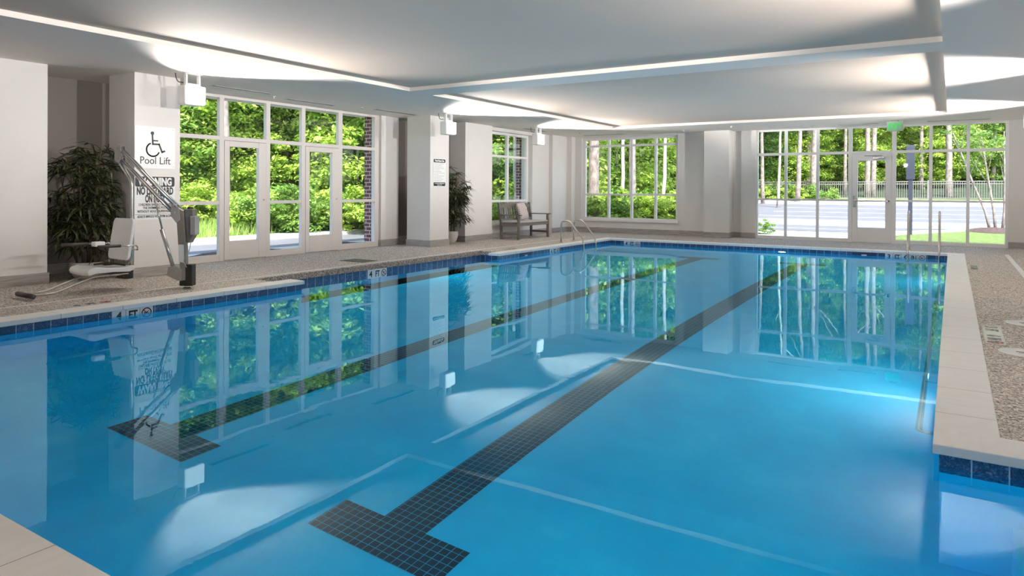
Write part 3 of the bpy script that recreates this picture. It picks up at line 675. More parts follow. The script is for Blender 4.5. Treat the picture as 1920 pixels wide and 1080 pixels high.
# ------------------------------------------------------------------ pool lift
K = 148.7
LF = empty('pool_lift', (-8.15, 5.22, 0), math.atan2(.534981, .844848)); tag(LF, 'white seated pool lift with aluminium arm and mast on left deck', 'pool lift')
def P(u, v, d=0.): return Vector(((u - 351) / K, d, (541 - v) / K))
def ptube(bm, pts, r, d=0., n=10, sm=0.):
    q = [P(*p) if len(p) == 3 else P(*p, d) for p in pts]
    tube(bm, smooth_path(q, sm) if sm else q, r, n)
def plate(bm, pts, d0, d1):
    mt = Matrix(((1, 0, 0, 0), (0, 0, 1, d0), (0, 1, 0, 0), (0, 0, 0, 1)))
    prism(bm, [((u - 351) / K, (541 - v) / K) for u, v in pts], d1 - d0, mt)
bm = nb(); plate(bm, [(342, 533), (352, 533), (350, 452), (346, 395), (334, 388), (332, 397), (336, 455), (340, 500)], -.035, .035); obj('mast', bm, 'alu', LF, .004)
bm = nb(); plate(bm, [(337, 458), (347, 458), (348, 492), (338, 490)], -.038, -.034); obj('mast_label', bm, 'signwhite', LF)
bm = nb(); lathe(bm, [(.055, 0), (.055, .012), (.035, .02), (.035, .05)], 24); obj('anchor_post', bm, 'steel', LF, smooth=False)
bm = nb(); plate(bm, [(340, 541 - 6), (364, 541 - 6), (364, 495), (351, 495), (351, 524), (340, 526)], -.055, .055); obj('base_cover', bm, 'black', LF, .008)
bm = nb(); plate(bm, [(343, 392), (360, 392), (360, 442), (352, 456), (347, 454), (344, 430)], .02, .15); obj('battery_case', bm, 'boxgrey', LF, .01)
bm = nb(); plate(bm, [(356, 405), (366, 405), (366, 440), (356, 440)], .0, .12); obj('control_box', bm, 'dull', LF, .008)
bm = nb(); ptube(bm, [(351, 388), (351, 396)], .035, .08, 14); obj('stop_button', bm, 'darkgrip', LF)
bm = nb()
for s in (-.035, .035):
    ptube(bm, [(226, 279, s), (333, 388, s)], .018, n=10); ptube(bm, [(224, 296, s), (331, 404, s)], .015, n=10)
obj('arm', bm, 'alu', LF, smooth=True)
bm = nb(); plate(bm, [(218, 274), (230, 273), (231, 300), (227, 307), (219, 303)], -.055, -.045); plate(bm, [(218, 274), (230, 273), (231, 300), (227, 307), (219, 303)], .045, .055)
for u, v in ((224, 279), (225, 296)): ptube(bm, [(u, v, -.06), (u, v, .06)], .014, n=8)
obj('arm_bracket', bm, 'alu', LF, .003)
bm = nb(); plate(bm, [(324, 381), (338, 388), (341, 412), (334, 418), (323, 404)], -.05, -.038); plate(bm, [(324, 381), (338, 388), (341, 412), (334, 418), (323, 404)], .038, .05)
for u, v in ((329, 384), (330, 398)): ptube(bm, [(u, v, -.06), (u, v, .06)], .012, n=8)
obj('mast_bracket', bm, 'dull', LF, .003)
ac = nb(); ptube(ac, [(289, 369), (305, 434)], .011, n=10); a_ = obj('actuator', ac, 'alu', LF, smooth=True)
bm = nb(); ptube(bm, [(303, 430), (326, 504)], .024, n=14); obj('actuator_sleeve', bm, 'alu', a_, smooth=True)
bm = nb(); plate(bm, [(318, 500), (334, 498), (344, 506), (342, 527), (334, 525), (316, 516)], -.04, .04); ptube(bm, [(326, 506, -.05), (326, 506, .05)], .03, n=14); obj('gear_housing', bm, 'dull', a_, .006)
bm = nb(); ptube(bm, [(222, 303), (243, 333), (247, 345), (247, 470), (246, 492), (236, 508), (222, 510)], .021, 0, 12, .10); ptube(bm, [(222, 303, .045), (241, 335, .045), (245, 350, .045), (245, 470, .045), (240, 500, .045)], .012, 0, 10, .10); obj('hanger_tube', bm, 'alu', LF, smooth=True)
# seat assembly: faces left and towards the pool
SA = R(56); fx, fy = -math.cos(SA), -math.sin(SA); px_, py_ = math.sin(SA), -math.cos(SA)
def Q(f, s, z): # forward, sideways, up from the rear centre of the seat
    b = P(236, 541, -.02); return (b.x + fx * f + px_ * s, b.y + fy * f + py_ * s, z)
QM = Matrix(((fx, px_, 0, P(236, 541).x), (fy, py_, 0, -.02), (0, 0, 1, 0), (0, 0, 0, 1)))
seat = nb()
n_ = 10; prof = [(0, .255), (.06, .235), (.26, .245), (.44, .245), (.53, .225), (.55, .26), (.53, .305), (.46, .325), (.30, .300), (.12, .295), (.02, .315), (0, .30)]
for f in (1,):
    A = [[seat.verts.new(Q(a, s, z - (.012 * math.cos(s * 7)))) for a, z in prof] for s in [-.24 + .48 * k / n_ for k in range(n_ + 1)]]
    for a, b in zip(A, A[1:]):
        for k in range(len(prof)): seat.faces.new((a[k], a[(k + 1) % len(prof)], b[(k + 1) % len(prof)], b[k]))
    seat.faces.new(A[0]); seat.faces.new(A[-1][::-1])
obj('seat', seat, 'white', LF, .015, seg=3)
bm = nb(); bmt = QM @ Matrix(((math.sin(R(-9)), 0, math.cos(R(-9)), .02), (0, 1, 0, .0), (math.cos(R(-9)), 0, -math.sin(R(-9)), .625), (0, 0, 0, 1)))
prism(bm, [(x, y) for x, y in rrect(.52, .48, .06)], .04, bmt); obj('seat_back', bm, 'white', LF, .012, seg=3)
bm = nb(); tube(bm, smooth_path([Q(-.02, -.26, .50), Q(.0, -.30, .56), Q(.32, -.30, .565)], .05), .009, 8); tube(bm, smooth_path([Q(-.02, .26, .50), Q(.0, .29, .56), Q(.32, .29, .565)], .05), .009, 8); tube(bm, [Q(-.02, -.26, .50), Q(-.02, .26, .50)], .009, 8)
ar = obj('arm_rest', bm, 'steel', LF, smooth=True)
bm = nb(); tube(bm, [Q(.20, .29, .565), Q(.46, .29, .568)], .018, 12); obj('grip', bm, 'darkgrip', ar, smooth=True)
bm = nb(); tube(bm, [Q(.30, -.30, .565), Q(.60, -.30, .57)], .020, 12); obj('grip', bm, 'darkgrip', ar, smooth=True)
bm = nb(); box(bm, .26, .38, -.05, .05, .55, .61, QM); obj('hand_control', bm, 'white', ar, .012, seg=3)
bm = nb(); box(bm, -.05, .05, -.12, .10, .13, .30, QM); obj('hanger_clamp', bm, 'black', LF, .01)
bm = nb()
for s in (-.12, .12): tube(bm, smooth_path([Q(.02, s, .20), Q(.42, s, .20), Q(.85, s, .055), Q(1.10, s, .05)], .06), .014, 10)
fo = obj('foot_rest', bm, 'steel', LF, smooth=True)
bm = nb(); tube(bm, [Q(1.10, -.20, .05), Q(1.10, .20, .05)], .028, 14); obj('foot_pad', bm, 'darkgrip', fo, smooth=True)
bm = nb(); tube(bm, [Q(.30, -.15, .318), Q(.2, -.05, .335), Q(.12, .06, .322), Q(.10, .2, .318)], .012, 8); box(bm, .14, .24, -.07, .0, .31, .335, QM); obj('seat_belt', bm, 'black', LF, smooth=True)
bm = nb(); ptube(bm, [(352, 455, .08), (352, 470, .05), (347, 488, -.05), (354, 500, -.06)], .005, 0, 6, .05); ptube(bm, [(236, 508, .05), (255, 519, .1), (300, 519, .1), (335, 506, .0)], .004, 0, 6, .2); obj('cable', bm, 'dull', LF)

# ------------------------------------------------------------------ rhapis palms
def palm(loc, h, spread, seed, label, potr, pothh, nfan=46, low=.45, lim=None):
    r = random.Random(seed); p = empty('potted_palm', loc); tag(p, label, 'potted palm', 'potted lady palms')
    nfan = int(nfan * 2.4)
    bm = nb(); lathe(bm, [(potr * .55, 0), (potr * .82, pothh * .25), (potr * 1.02, pothh * .65), (potr, pothh * .95), (potr * 1.03, pothh), (potr * .93, pothh), (potr * .9, pothh * .88)], 32); obj('pot', bm, 'pot', p, smooth=True)
    bm = nb(); lathe(bm, [(potr * .88, pothh * .86), (potr * .88, pothh * .9)], 24); obj('soil', bm, 'soil', p)
    tops = []
    for k in range(7):
        a = r.uniform(0, 6.28); q = r.uniform(.02, potr * .6); x0, y0 = q * math.cos(a), q * math.sin(a); hh = h * r.uniform(.55, .88); l = r.uniform(.05, .25) * spread
        pts = [(x0, y0, pothh * .8), (x0 + .3 * l * math.cos(a), y0 + .3 * l * math.sin(a), hh * .5), (x0 + l * math.cos(a), y0 + l * math.sin(a), hh)]
        bm = nb(); tube(bm, pts, [.016, .018, .010], 8); obj('cane', bm, 'cane', p, smooth=True); tops.append(pts)
    bm = nb()
    for i in range(nfan):
        c = r.choice(tops); t_ = r.uniform(low, 1.) ; a0, a1, a2 = [Vector(x) for x in c]
        b = a0.lerp(a1, min(1, t_ * 2)) if t_ < .5 else a1.lerp(a2, t_ * 2 - 1)
        az = r.uniform(0, 6.28); up = r.uniform(-.1, 1.1) if t_ > .75 else r.uniform(-.2, .7); ln = r.uniform(.18, .38) * (.8 + .4 * spread)
        d = Vector((math.cos(az), math.sin(az), up)).normalized(); hub = b + d * ln * r.uniform(.5, 1.)
        tube(bm, [b, b.lerp(hub, .5) + Vector((0, 0, .02)), hub], .0035, 4, cap=False)
        side_ = d.cross(Vector((0, 0, 1))).normalized(); nrm = side_.cross(d).normalized(); nl = r.randint(6, 9)
        for k in range(nl):
            an = (k - (nl - 1) / 2) / (nl - 1) * R(200); bl = r.uniform(.20, .32) * (.8 + .3 * spread)
            bd = (d * math.cos(an) + side_ * math.sin(an)).normalized(); wv = bd.cross(nrm).normalized() * r.uniform(.012, .019)
            prev = None
            for q, wq in ((0, .3), (.35, 1.), (.7, .9), (1., .12)):
                pt = hub + bd * bl * q + nrm * (.03 * q) - Vector((0, 0, .55 * bl * q * q * r.uniform(.7, 1.3)))
                v0 = bm.verts.new(pt - wv * wq); v1 = bm.verts.new(pt + wv * wq)
                if prev: bm.faces.new((prev[0], prev[1], v1, v0))
                prev = (v0, v1)
    if lim:
        for v in bm.verts: v.co.x = min(max(v.co.x, lim[0]), lim[1]); v.co.y = min(max(v.co.y, lim[2]), lim[3])
    obj('foliage', bm, 'palm', p); return p
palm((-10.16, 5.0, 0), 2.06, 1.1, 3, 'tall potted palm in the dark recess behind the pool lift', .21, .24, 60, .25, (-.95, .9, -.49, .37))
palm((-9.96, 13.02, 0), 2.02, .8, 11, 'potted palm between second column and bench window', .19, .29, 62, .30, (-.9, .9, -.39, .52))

# ------------------------------------------------------------------ bench, pillow
B = empty('bench', (-9.52, 15.68, 0)); tag(B, 'weathered grey wooden garden bench under the left rear window', 'bench')
hw = .75; hd = .30 # half length (y), half depth (x); front is +x
def leg(y, front):
    bm = nb(); x = hd - .03 if front else -hd + .03
    if front: 
        pts = [(x, 0), (x, .40), (x, .46), (x - .01, .54), (x - .005, .61)]
        for (xa, za), (xb, zb) in zip(pts, pts[1:]): 
            v = [bm.verts.new((q + dx, y + dy, z)) for (q, z) in ((xa, za), (xb, zb)) for dx in (-.03, .03) for dy in (-.03, .03)]
            for f in ((0, 1, 5, 4), (2, 6, 7, 3), (0, 4, 6, 2), (1, 3, 7, 5), (0, 2, 3, 1), (4, 5, 7, 6)): bm.faces.new([v[i] for i in f])
    else:
        pts = [(x + .02, 0), (x + .01, .43), (x - .07, .93)]
        for (xa, za), (xb, zb) in zip(pts, pts[1:]):
            v = [bm.verts.new((q + dx, y + dy, z)) for (q, z) in ((xa, za), (xb, zb)) for dx in (-.03, .03) for dy in (-.03, .03)]
            for f in ((0, 1, 5, 4), (2, 6, 7, 3), (0, 4, 6, 2), (1, 3, 7, 5), (0, 2, 3, 1), (4, 5, 7, 6)): bm.faces.new([v[i] for i in f])
    obj('leg', bm, 'bench', B, .006)
for s in (-1, 1):
    leg(s * hw, True); leg(s * hw, False)
    bm = nb(); box(bm, -hd - .01, hd + .05, s * hw - .035, s * hw + .035, .61, .635); obj('arm_rest', bm, 'bench', B, .006)
    bm = nb(); box(bm, -hd + .03, hd - .03, s * hw - .02, s * hw + .02, .12, .17); box(bm, -hd + .03, hd - .03, s * hw - .02, s * hw + .02, .33, .40); obj('side_rail', bm, 'bench', B, .004)
bm = nb(); box(bm, hd - .05, hd - .015, -hw, hw, .34, .40); box(bm, -hd + .02, -hd + .05, -hw, hw, .34, .40); obj('apron', bm, 'bench', B, .004)
bm = nb()
for k in range(6): box(bm, -hd + .05 + k * .092, -hd + .05 + k * .092 + .075, -hw, hw, .40, .42)
obj('seat', bm, 'bench', B, .004)
bm = nb(); box(bm, -hd + .06, hd - .01, -hw + .03, hw - .03, .422, .455); obj('seat_pad', bm, 'cushion', B, .014, seg=3)
bm = nb() # arched top rail, lower rail
ns = 14; pv = None
for k in range(ns + 1):
    y = -hw + .03 + (2 * hw - .06) * k / ns; a = math.sin(math.pi * k / ns) ** .6; zb = .80; zt = .875 + .06 * a
    q = [bm.verts.new((x - .16 * (z - .43) - hd + .04, y, z)) for z in (zb, zt) for x in (-.018, .018)]
    if pv:
        for f in ((0, 1, 3, 2),): pass
        bm.faces.new((pv[0], pv[1], q[1], q[0])); bm.faces.new((pv[2], q[2], q[3], pv[3])); bm.faces.new((pv[0], q[0], q[2], pv[2])); bm.faces.new((pv[1], pv[3], q[3], q[1]))
    else: bm.faces.new((q[0], q[1], q[3], q[2]))
    pv = q
bm.faces.new((pv[0], pv[2], pv[3], pv[1])); obj('top_rail', bm, 'bench', B, .004)
bm = nb(); box(bm, -hd + .02, -hd + .05, -hw, hw, .47, .52)
obj('lower_back_rail', bm, 'bench', B, .004)
for k in range(13):
    y = -hw + .10 + k * (2 * hw - .2) / 12; bm = nb()
    v = [bm.verts.new((-hd + .04 - .16 * (z - .43) + dx, y + dy, z)) for z in (.50, .82) for dx in (-.008, .008) for dy in (-.024, .024)]
    for f in ((0, 1, 5, 4), (2, 6, 7, 3), (0, 4, 6, 2), (1, 3, 7, 5), (0, 2, 3, 1), (4, 5, 7, 6)): bm.faces.new([v[i] for i in f])
    obj('back_slat', bm, 'bench', B)
bm = nb(); ng = 12; top = {}; 
for sgn in (-1, 1):
    for i in range(ng + 1):
        for j in range(ng + 1):
            u, v = i / ng * 2 - 1, j / ng * 2 - 1; e_ = max(0, (1 - u ** 2) * (1 - v ** 2)) ** .42
            pinch = 1 - .05 * (1 - abs(u)) * abs(v); pin2 = 1 - .05 * (1 - abs(v)) * abs(u)
            top[(sgn, i, j)] = bm.verts.new((sgn * .075 * e_, u * .235 * pinch, v * .235 * pin2))
    for i in range(ng):
        for j in range(ng): bm.faces.new([top[(sgn, i + a, j + b)] for a, b in ((0, 0), (1, 0), (1, 1), (0, 1))])
bmesh.ops.remove_doubles(bm, verts=bm.verts, dist=.0005)
pw = obj('throw_pillow', bm, 'pillow', smooth=True, loc=(-9.66, 15.78, .70)); pw.rotation_euler = (R(4), R(-17), R(4)); tag(pw, 'square mauve throw pillow with geometric lines on the bench', 'pillow')

# ------------------------------------------------------------------ outdoors
def gz(x, y):
    z = -.10
    if y > 31: z += min(y - 31, 24) * .037
    if y > 55: z += (y - 55) * .10
    if x < -17.0:
        z2 = -.1 + min(-17.0 - x, 9) * .05 + max(0, -26 - x) * .12
        z = max(z, z2)
    return z
def mg(x, y): return abs(y - 44) * 0
bm = nb(); gx = [-110 + 2.5 * i for i in range(65)]; gy = [-20 + 2.5 * i for i in range(56)]
vv = {(i, j): bm.verts.new((x, y, gz(x, y) - .02)) for i, x in enumerate(gx) for j, y in enumerate(gy)}
for i in range(len(gx) - 1):
    for j in range(len(gy) - 1):
        x, y = gx[i] + 1.2, gy[j] + 1.2
        if -11.5 < x < 2.5 and -3 < y < 19: continue
        f = bm.faces.new((vv[i, j], vv[i + 1, j], vv[i + 1, j + 1], vv[i, j + 1])); f.material_index = 1 if (x < -22 or y > 56) else 0
struct(obj('ground', bm, ['bank', 'hill']))
def patch(name, poly_rows, m, dz, kind=True, label=None, cat=None, group=None):
    """strip mesh following the ground: rows of (x0, x1, y)"""
    bm = nb(); pr_ = None
    for x0, x1, y in poly_rows:
        nx = 8; row = [bm.verts.new((x0 + (x1 - x0) * k / nx, y, gz(x0 + (x1 - x0) * k / nx, y) + dz)) for k in range(nx + 1)]
        if pr_:
            for k in range(nx): bm.faces.new((pr_[k], pr_[k + 1], row[k + 1], row[k]))
        pr_ = row
    o = obj(name, bm, m)
    if kind: struct(o)
    else: tag(o, label, cat, group)
    return o
def rows(x0, x1, y0, y1, n=12): return [(x0, x1, y0 + (y1 - y0) * k / n) for k in range(n + 1)]
patch('sidewalk', [(-9, -1.7, 19.6), (-9, -1.6, 24.6), (-9, .6, 26), (-9, 1.4, 27.6), (-9, 3.5, 29.5), (-9, 14, 34.5)], 'concrete', .0)
patch('parking_lot', [(-12, -3, 25.5), (-12, -1.5, 28), (-14, 1, 31), (-16, 4, 36), (-20, 12, 40), (-22, 12, 46)], 'asphalt', .012)
patch('parking_apron', rows(-22, 14, 45.5, 53, 6), 'concrete', .02)
patch('lawn', [(-1.5, 8, 19.7), (-1.4, 8, 24.6), (.2, 9, 28.0), (1.5, 12, 31), (4, 16, 33)], 'lawn', .022)
struct(boxes('side_walkway', [(-13.1, -11.35, 4, 22, -.12, -.085)], 'concrete'))
struct(boxes('side_road', [(-15.2, -13.1, 0, 30, -.12, -.095)], 'asphalt')); struct(boxes('side_kerb', [(-16.2, -15.2, 0, 30, -.12, .0)], 'concrete'))
for k, (y, x0, x1) in enumerate(((27.0, -8, -2.6), (29.5, -8, -.6), (32.3, -8, .8), (35.3, -8, 2.6), (38.5, -8, 6), (42, -8, 9))):
    tag(patch('parking_line', [(x0, x1, y), (x0, x1, y + .13 + .01 * k)], 'paint', .02, False, 'white painted parking line on the asphalt, ' + ['nearest the glass wall', 'second from the glass wall', 'third from the glass wall', 'fourth from the glass wall', 'fifth from the glass wall', 'farthest from the glass wall'][k], 'road marking', 'parking lot lines'))
def mound(cx, cy_, rx, ry, h, label):
    bm = nb(); n1, n2 = 6, 26; r_ = random.Random(int(cx * 10)); prev = None
    for i in range(n1 + 1):
        q = i / n1; ring = [bm.verts.new((cx + rx * q * math.cos(6.283 * k / n2) * (1 + .06 * r_.random()), cy_ + ry * q * math.sin(6.283 * k / n2), gz(cx, cy_) + h * (1 - q * q) + (r_.random() - .5) * .03 * (i < n1) + .03)) for k in range(n2)] if i else [bm.verts.new((cx, cy_, gz(cx, cy_) + h + .03))]
        if i == 1:
            for k in range(n2): bm.faces.new((prev[0], ring[k], ring[(k + 1) % n2]))
        elif i > 1:
            for k in range(n2): bm.faces.new((prev[k], ring[k], ring[(k + 1) % n2], prev[(k + 1) % n2]))
        prev = ring
    o = obj('mulch_bed', bm, 'mulch'); tag(o, label, 'mulch bed', kind='stuff'); return o
mound(1.35, 29.0, .95, 1.5, .12, 'reddish bark mulch heap around the multi-stem tree'); mound(-12.0, 8.9, .75, 1.3, .10, 'grey brown mulch outside the first left door'); mound(-12.1, 11.6, .6, 1.0, .08, 'grey brown mulch outside the right-hand pane by the brick pillar')
o = struct(boxes('brick_pillar', [(-11.23, -11.03, 11.50, 11.89, -.1, 3.1)], 'brick')); del o['kind']; tag(o, 'red brick pillar just outside the left window wall', 'pillar')
o = boxes('brick_pillar', [(-10.80, -10.68, 17.28, 17.6, -.1, 3.1)], 'brick'); tag(o, 'dark brick pillar edge seen through the bench window', 'pillar')
p_ = empty('sign_post', (-1.12, 25.2, -.1)); tag(p_, 'slim blue grey post standing on the lawn outside the rear glass wall', 'post')
boxes('post', [(-.06, .06, -.05, .05, 0, 2.75)], 'post', p_, .005); boxes('post_panel', [(-.12, .12, -.07, -.05, 1.75, 2.83)], 'post', p_, .005)

# leaf clouds ------------------------------------------------------
def leafmesh(name, seed, nclump, nleaf, rx, ry, rz, size, m, shell=.55, flat=.5):
    r = np.random.RandomState(seed)
    d = r.normal(size=(nclump, 3)); d /= np.linalg.norm(d, axis=1)[:, None]; rad = (shell + (1 - shell) * r.rand(nclump)) ** 1.0
    cc = d * rad[:, None] * [rx, ry, rz]
    cr = .16 * (rx + ry + rz) / 3 * r.uniform(.7, 1.6, nclump)
    idx = np.repeat(np.arange(nclump), nleaf); n = len(idx)
    off = r.normal(size=(n, 3)); off /= np.linalg.norm(off, axis=1)[:, None]; off *= (r.rand(n) ** .45)[:, None] * cr[idx][:, None] * [1.25, 1.25, .6]
    p = cc[idx] + off
    nrm = r.normal(size=(n, 3)) * flat + np.array([0, 0, 1.]) + off / cr[idx][:, None] * .5; nrm /= np.linalg.norm(nrm, axis=1)[:, None]
    a = np.cross(nrm, r.normal(size=(n, 3))); a /= np.linalg.norm(a, axis=1)[:, None]; b = np.cross(nrm, a); s = size * r.uniform(.6, 1.3, n)[:, None]
    v = np.stack([p - a * s, p - b * s * .5 - a * s * .1, p + a * s, p + b * s * .5 - a * s * .1], 1).reshape(-1, 3)
    me = bpy.data.meshes.new(name); f = np.arange(4 * n).reshape(-1, 4)
    me.vertices.add(4 * n); me.vertices.foreach_set('co', v.astype('f').ravel()); me.loops.add(4 * n); me.loops.foreach_set('vertex_index', f.astype('i').ravel())
    me.polygons.add(n); me.polygons.foreach_set('loop_start', np.arange(0, 4 * n, 4, dtype='i')); me.polygons.foreach_set('loop_total', np.full(n, 4, 'i')); me.update(); me.validate()
    me.materials.append(M[m]); return me
crowns = [leafmesh('crown', 1, 130, 110, 2.9, 2.9, 3.4, .11, 'leafA'), leafmesh('crown', 2, 130, 110, 3.2, 3.0, 3.6, .105, 'leafB'), leafmesh('crown', 3, 140, 110, 3.2, 3.2, 3.8, .11, 'leafC'), leafmesh('crown', 4, 110, 110, 2.4, 2.6, 3.0, .11, 'leafA')]
bushes = [leafmesh('bush', 5, 60, 80, 1.3, 1.3, .9, .07, 'leafA', .4), leafmesh('bush', 6, 60, 80, 1.4, 1.4, 1.1, .07, 'leafB', .4)]
def trunkmesh(seed, h, r0, m, lean=.4, branches=5):
    r = random.Random(seed); bm = nb(); lx, ly = r.uniform(-lean, lean), r.uniform(-lean, lean); n = 9
    pts = [Vector((lx * (k / n) ** 1.5 + r.uniform(-.03, .03), ly * (k / n) ** 1.5 + r.uniform(-.03, .03), h * k / n)) for k in range(n + 1)]
    tube(bm, pts, [r0 * (1.15 if k == 0 else 1 - .55 * k / n) for k in range(n + 1)], 12)
    for b in range(branches):
        k = r.randint(4, n - 1); a = r.uniform(0, 6.28); l = r.uniform(.8, 2.2); p0 = pts[k]
        tube(bm, [p0, p0 + Vector((math.cos(a) * l * .5, math.sin(a) * l * .5, l * .35)), p0 + Vector((math.cos(a) * l, math.sin(a) * l, l * .9))], [r0 * .3, r0 * .2, r0 * .08], 6)
    bmesh.ops.recalc_face_normals(bm, faces=bm.faces); me = bpy.data.meshes.new('trunk'); bm.to_mesh(me); bm.free(); me.materials.append(M[m])
    for p in me.polygons: p.use_smooth = True
    return me
trunks = [trunkmesh(1, 13, .26, 'bark'), trunkmesh(2, 12, .17, 'bark'), trunkmesh(3, 9, .10, 'bark_pale', 1.0), trunkmesh(4, 13, .36, 'bark', .2, 2)]
def part(name, me, root, loc=(0, 0, 0), rz=0., sc=1.):
    o = bpy.data.objects.new(name, me); C.objects.link(o); o.parent = root; o.location = loc; o.rotation_euler = (0, 0, rz); o.scale = (sc, sc, sc) if not isinstance(sc, tuple) else sc; return o
def tree(x, y, kind, crowns_at, label, group, sc=1., tk=0, name='tree'):
    t = empty(name, (x, y, gz(x, y) - .05)); tag(t, label, 'tree', group)
    part('trunk', trunks[tk], t, (0, 0, 0), rnd.uniform(0, 6.28), (sc, sc, 1))
    for cz in crowns_at:
        part('foliage', crowns[kind], t, (rnd.uniform(-.6, .6), rnd.uniform(-.6, .6), cz), rnd.uniform(0, 6.28), sc * rnd.uniform(.85, 1.15))
    return t
def Wd(u, depth): # ground position along the camera's column u at a given distance
    q = (u - 960) / FPX; v = FW * depth + RT * q * depth; return v.x, v.y
GT = 'trees in the woods outside'
# pines whose trunks show through the windows: column, distance, trunk kind
for u, d, tk, sc, lb in ((1113, 24, 3, .62, 'thick pale pine trunk at the left edge of the four-bay rear window'), (1167, 27, 2, .9, 'thin sunlit trunk in the second bay of the four-bay rear window'), (1186, 25, 1, .9, 'pine trunk in the third bay of the four-bay rear window'), (1243, 30, 2, 1., 'slender pale trunk in the fourth bay of the four-bay rear window'),
                         (1430, 44, 1, 1., 'pine trunk at the left edge of the rear glass wall'), (1459, 40, 2, 1.2, 'leaning pale trunk in the first bay of the rear glass wall'), (1496, 46, 1, 1.3, 'pine trunk in the second bay of the rear glass wall'), (1517, 54, 3, 1.1, 'wide dark pine trunk in the second bay of the rear glass wall'), (1525, 48, 0, 1.2, 'thick grey pine trunk left of the third bay mullion'),
                         (1626, 50, 0, 1.05, 'left one of the paired pine trunks behind the rear door'), (1637, 50, 0, 1.05, 'right one of the paired pine trunks behind the rear door'), (1584, 52, 1, 1.1, 'pine trunk at the right of the third bay'), (1727, 53, 1, 1.3, 'narrow pine trunk right of the slim post'), (1779, 48, 3, .85, 'thickest pine trunk, in the bay right of the slim post'), (1862, 55, 1, 1.3, 'pine trunk behind the multi-stem tree'),
                         (425, 21, 1, .95, 'straight trunk at the left of the first left door'), (480, 26, 2, 1.0, 'thin pale trunk above the first left door'), (597, 30, 1, 1.0, 'left one of the two trunks above the second left door'), (619, 30, 0, .95, 'right one of the two trunks above the second left door'), (979, 26, 0, 1.1, 'thick pale pine trunk in the bench window'), (968, 23, 2, .8, 'thin trunk left of the thick one in the bench window')):
    x, y = Wd(u, d); tree(x, y, rnd.choice((1, 2)), (13.5,) if d > 35 else (9.5, 11.5), lb, GT, sc * (.72 if d > 35 else .9), tk, 'pine_tree')
names = {0: 'bright yellow-green', 1: 'mid green', 2: 'dark green', 3: 'pale lime green'}
BAYS = ((250, 413, 'before the first left pane'), (413, 502, 'behind the first left door'), (502, 570, 'behind the pane between the left doors'), (570, 640, 'behind the second left door'), (640, 880, 'behind the pane by the brick pillar'),
        (880, 958, 'through the left half of the bench window'), (958, 1045, 'through the right half of the bench window'), (1045, 1140, 'through the first bay of the four-bay window'), (1140, 1183, 'through the second bay of the four-bay window'), (1183, 1227, 'through the third bay of the four-bay window'), (1227, 1330, 'through the last bay of the four-bay window'),
        (1330, 1474, 'through the first bay of the rear glass wall'), (1474, 1533, 'through the second bay of the rear glass wall'), (1533, 1595, 'left of the rear glass door'), (1595, 1675, 'straight behind the rear glass door'), (1675, 1745, 'behind the slim post'), (1745, 1815, 'in the bay left of the multi-stem tree'), (1815, 2200, 'behind the multi-stem tree'))
def bay(u):
    for a, b, w in BAYS:
        if a <= u < b: return w
    return 'beside the left column'
r5 = random.Random(21); placed = []
def woods(u0, u1, nn, d0, d1, kinds, heights, sc0, sc1, word):
    for k in range(nn):
        u = u0 + (u1 - u0) * (k + r5.uniform(.15, .85)) / nn; d = r5.uniform(d0, d1); x, y = Wd(u, d); kd = r5.choice(kinds)
        tree(x, y, kd, heights, '%s tree %s %s' % (names[kd], word, bay(u)), '%s trees %s %s' % (names[kd], word, bay(u)), r5.uniform(sc0, sc1), r5.choice((1, 2)), 'leafy_tree')
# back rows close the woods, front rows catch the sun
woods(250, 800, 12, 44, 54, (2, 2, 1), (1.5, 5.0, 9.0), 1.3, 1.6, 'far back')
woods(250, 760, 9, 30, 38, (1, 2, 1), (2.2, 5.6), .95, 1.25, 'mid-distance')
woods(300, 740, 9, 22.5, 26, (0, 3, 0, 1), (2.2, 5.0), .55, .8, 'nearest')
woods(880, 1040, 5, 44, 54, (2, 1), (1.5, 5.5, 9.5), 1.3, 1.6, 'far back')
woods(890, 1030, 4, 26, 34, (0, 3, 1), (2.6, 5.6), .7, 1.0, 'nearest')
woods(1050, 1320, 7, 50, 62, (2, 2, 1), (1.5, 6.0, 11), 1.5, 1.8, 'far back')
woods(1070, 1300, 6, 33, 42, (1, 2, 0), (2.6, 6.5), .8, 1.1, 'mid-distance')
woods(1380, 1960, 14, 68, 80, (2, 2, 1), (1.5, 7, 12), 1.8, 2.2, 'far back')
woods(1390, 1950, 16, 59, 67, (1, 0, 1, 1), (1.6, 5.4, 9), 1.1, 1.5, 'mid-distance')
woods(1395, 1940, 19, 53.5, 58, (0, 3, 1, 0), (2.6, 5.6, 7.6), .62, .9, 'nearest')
def bushes_(u0, u1, nn, d0, d1, kinds, sc0, sc1, label, group, hz=.75):
    for k in range(nn):
        u = u0 + (u1 - u0) * (k + r5.uniform(.1, .9)) / nn; x, y = Wd(u, r5.uniform(d0, d1)); kd = r5.choice(kinds); s_ = r5.uniform(sc0, sc1)
        o = bpy.data.objects.new('bush', bushes[kd]); C.objects.link(o); o.location = (x, y, gz(x, y) + hz * s_); o.scale = (s_, s_, s_); o.rotation_euler = (0, 0, r5.uniform(0, 6.28)); tag(o, label, 'bush', group)
bushes_(300, 740, 14, 20.3, 22.3, (0, 0, 1), .6, 1.0, 'sunny green bush behind the tall grass, through the left windows', 'bushes behind the tall grass')
bushes_(900, 1030, 6, 22, 25, (0, 0), .7, 1.0, 'yellow-green bush close outside the bench window', 'bushes outside the bench window', .3)
bushes_(1085, 1290, 9, 23, 27, (0, 0, 1), .7, 1.05, 'yellow-green bush low in the four-bay rear window', 'bushes outside the four-bay rear window', .5)
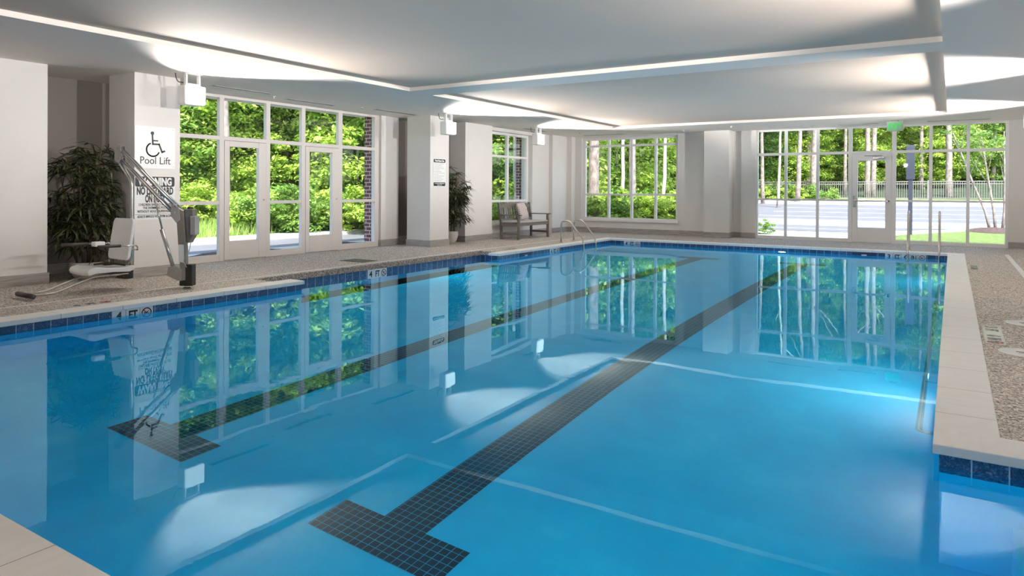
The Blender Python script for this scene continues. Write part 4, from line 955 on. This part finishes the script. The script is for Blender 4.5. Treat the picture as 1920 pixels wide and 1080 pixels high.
bushes_(1400, 1940, 22, 56.5, 59, (0, 1, 1), 1.2, 1.9, 'bush in the undergrowth behind the picket fence', 'bushes behind the fence', .5)
bushes_(1410, 1540, 7, 47, 50, (0, 1), .8, 1.1, 'low bush at the edge of the lot before the woods', 'bushes at the edge of the lot', .2)
bushes_(1421, 1433, 1, 22, 22.2, (1,), .30, .32, 'small plant at the lower left corner of the rear glass wall', 'small plant outside', .7)
# tall grass
r = np.random.RandomState(9); n = 26000
gxx = r.uniform(-21.5, -16.3, n); gyy = r.uniform(4, 27, n); hh = r.uniform(.2, .55, n); ang = r.uniform(0, 6.28, n); w_ = .012
v = np.zeros((n, 3, 3)); g0 = np.array([gz(a, b) for a, b in zip(gxx, gyy)])
lx_, ly_ = r.normal(0, .12, n), r.normal(0, .12, n)
v[:, 0] = np.c_[gxx - w_ * np.cos(ang), gyy - w_ * np.sin(ang), g0]; v[:, 1] = np.c_[gxx + w_ * np.cos(ang), gyy + w_ * np.sin(ang), g0]; v[:, 2] = np.c_[gxx + lx_, gyy + ly_, g0 + hh]
me = bpy.data.meshes.new('tall_grass'); me.vertices.add(3 * n); me.vertices.foreach_set('co', v.astype('f').ravel()); me.loops.add(3 * n); me.loops.foreach_set('vertex_index', np.arange(3 * n, dtype='i'))
me.polygons.add(n); me.polygons.foreach_set('loop_start', np.arange(0, 3 * n, 3, dtype='i')); me.polygons.foreach_set('loop_total', np.full(n, 3, 'i')); me.update(); me.materials.append(M['grass'])
o = bpy.data.objects.new('tall_grass', me); C.objects.link(o); tag(o, 'tall pale green grass between kerb and bushes on the left', 'grass', kind='stuff')
# multi-stem tree by the rear glass wall
ct = empty('multi_stem_tree', (1.35, 29.2, gz(1.3, 29.2) + .08)); tag(ct, 'small tree with four thin bare stems rising from the mulch bed', 'tree')
for a, (bx, tx, ty) in enumerate(((-.42, -1.35, .1), (-.15, -.55, -.3), (.18, .15, .4), (.42, .75, -.1))):
    bm = nb(); tube(bm, [(bx * .6, 0, 0), (bx * .9, .02, .6), (bx + (tx - bx) * .35, ty * .3, 1.6), (tx, ty, 3.4)], [.05, .042, .034, .015], 8)
    for b in range(4):
        z = 1.5 + .4 * b; q = (z - .6) / 2.8; px = bx + (tx - bx) * q; dx = rnd.uniform(-.5, .5)
        tube(bm, [(px, ty * q, z), (px + dx, ty * q + rnd.uniform(-.3, .3), z + .9)], [.016, .006], 5)
    obj('stem', bm, 'bark', ct, smooth=True)
part('foliage', leafmesh('crown', 12, 40, 40, 1.5, 1.3, .9, .06, 'leafB'), ct, (-.1, 0, 3.6))
# fence on the far side of the lot
F = empty('fence', (0, 0, 0)); tag(F, 'metal picket fence with sloping left end beyond the parking lot', 'fence')
fa = Vector((-14.6, 51.0)); fb = Vector((7.5, 54.5)); nseg = 10
def fpt(t): q = fa.lerp(fb, t); return q.x, q.y, gz(q.x, q.y)
for k in range(nseg + 1):
    x, y, z = fpt(k / nseg); 
    if k: boxes('post', [(x - .05, x + .05, y - .05, y + .05, z - .1, z + 1.30)], 'fence', F)
    if k < nseg:
        x2, y2, z2 = fpt((k + 1) / nseg); h0 = .45 if k == 0 else 1.22; bm = nb(); npk = 17
        for (ha, hb) in ((h0, 1.22), (h0 - .16, 1.06), (.12, .12)): tube(bm, [(x, y, z + ha), (x2, y2, z2 + hb)], .028, 4)
        for q in range(npk):
            t_ = (q + .5) / npk; hx = x + (x2 - x) * t_; hy = y + (y2 - y) * t_; hz = z + (z2 - z) * t_; ht = h0 + (1.22 - h0) * t_
            box(bm, hx - .014, hx + .014, hy - .012, hy + .012, hz + .1, hz + ht)
        obj('picket_panel', bm, 'fence', F)
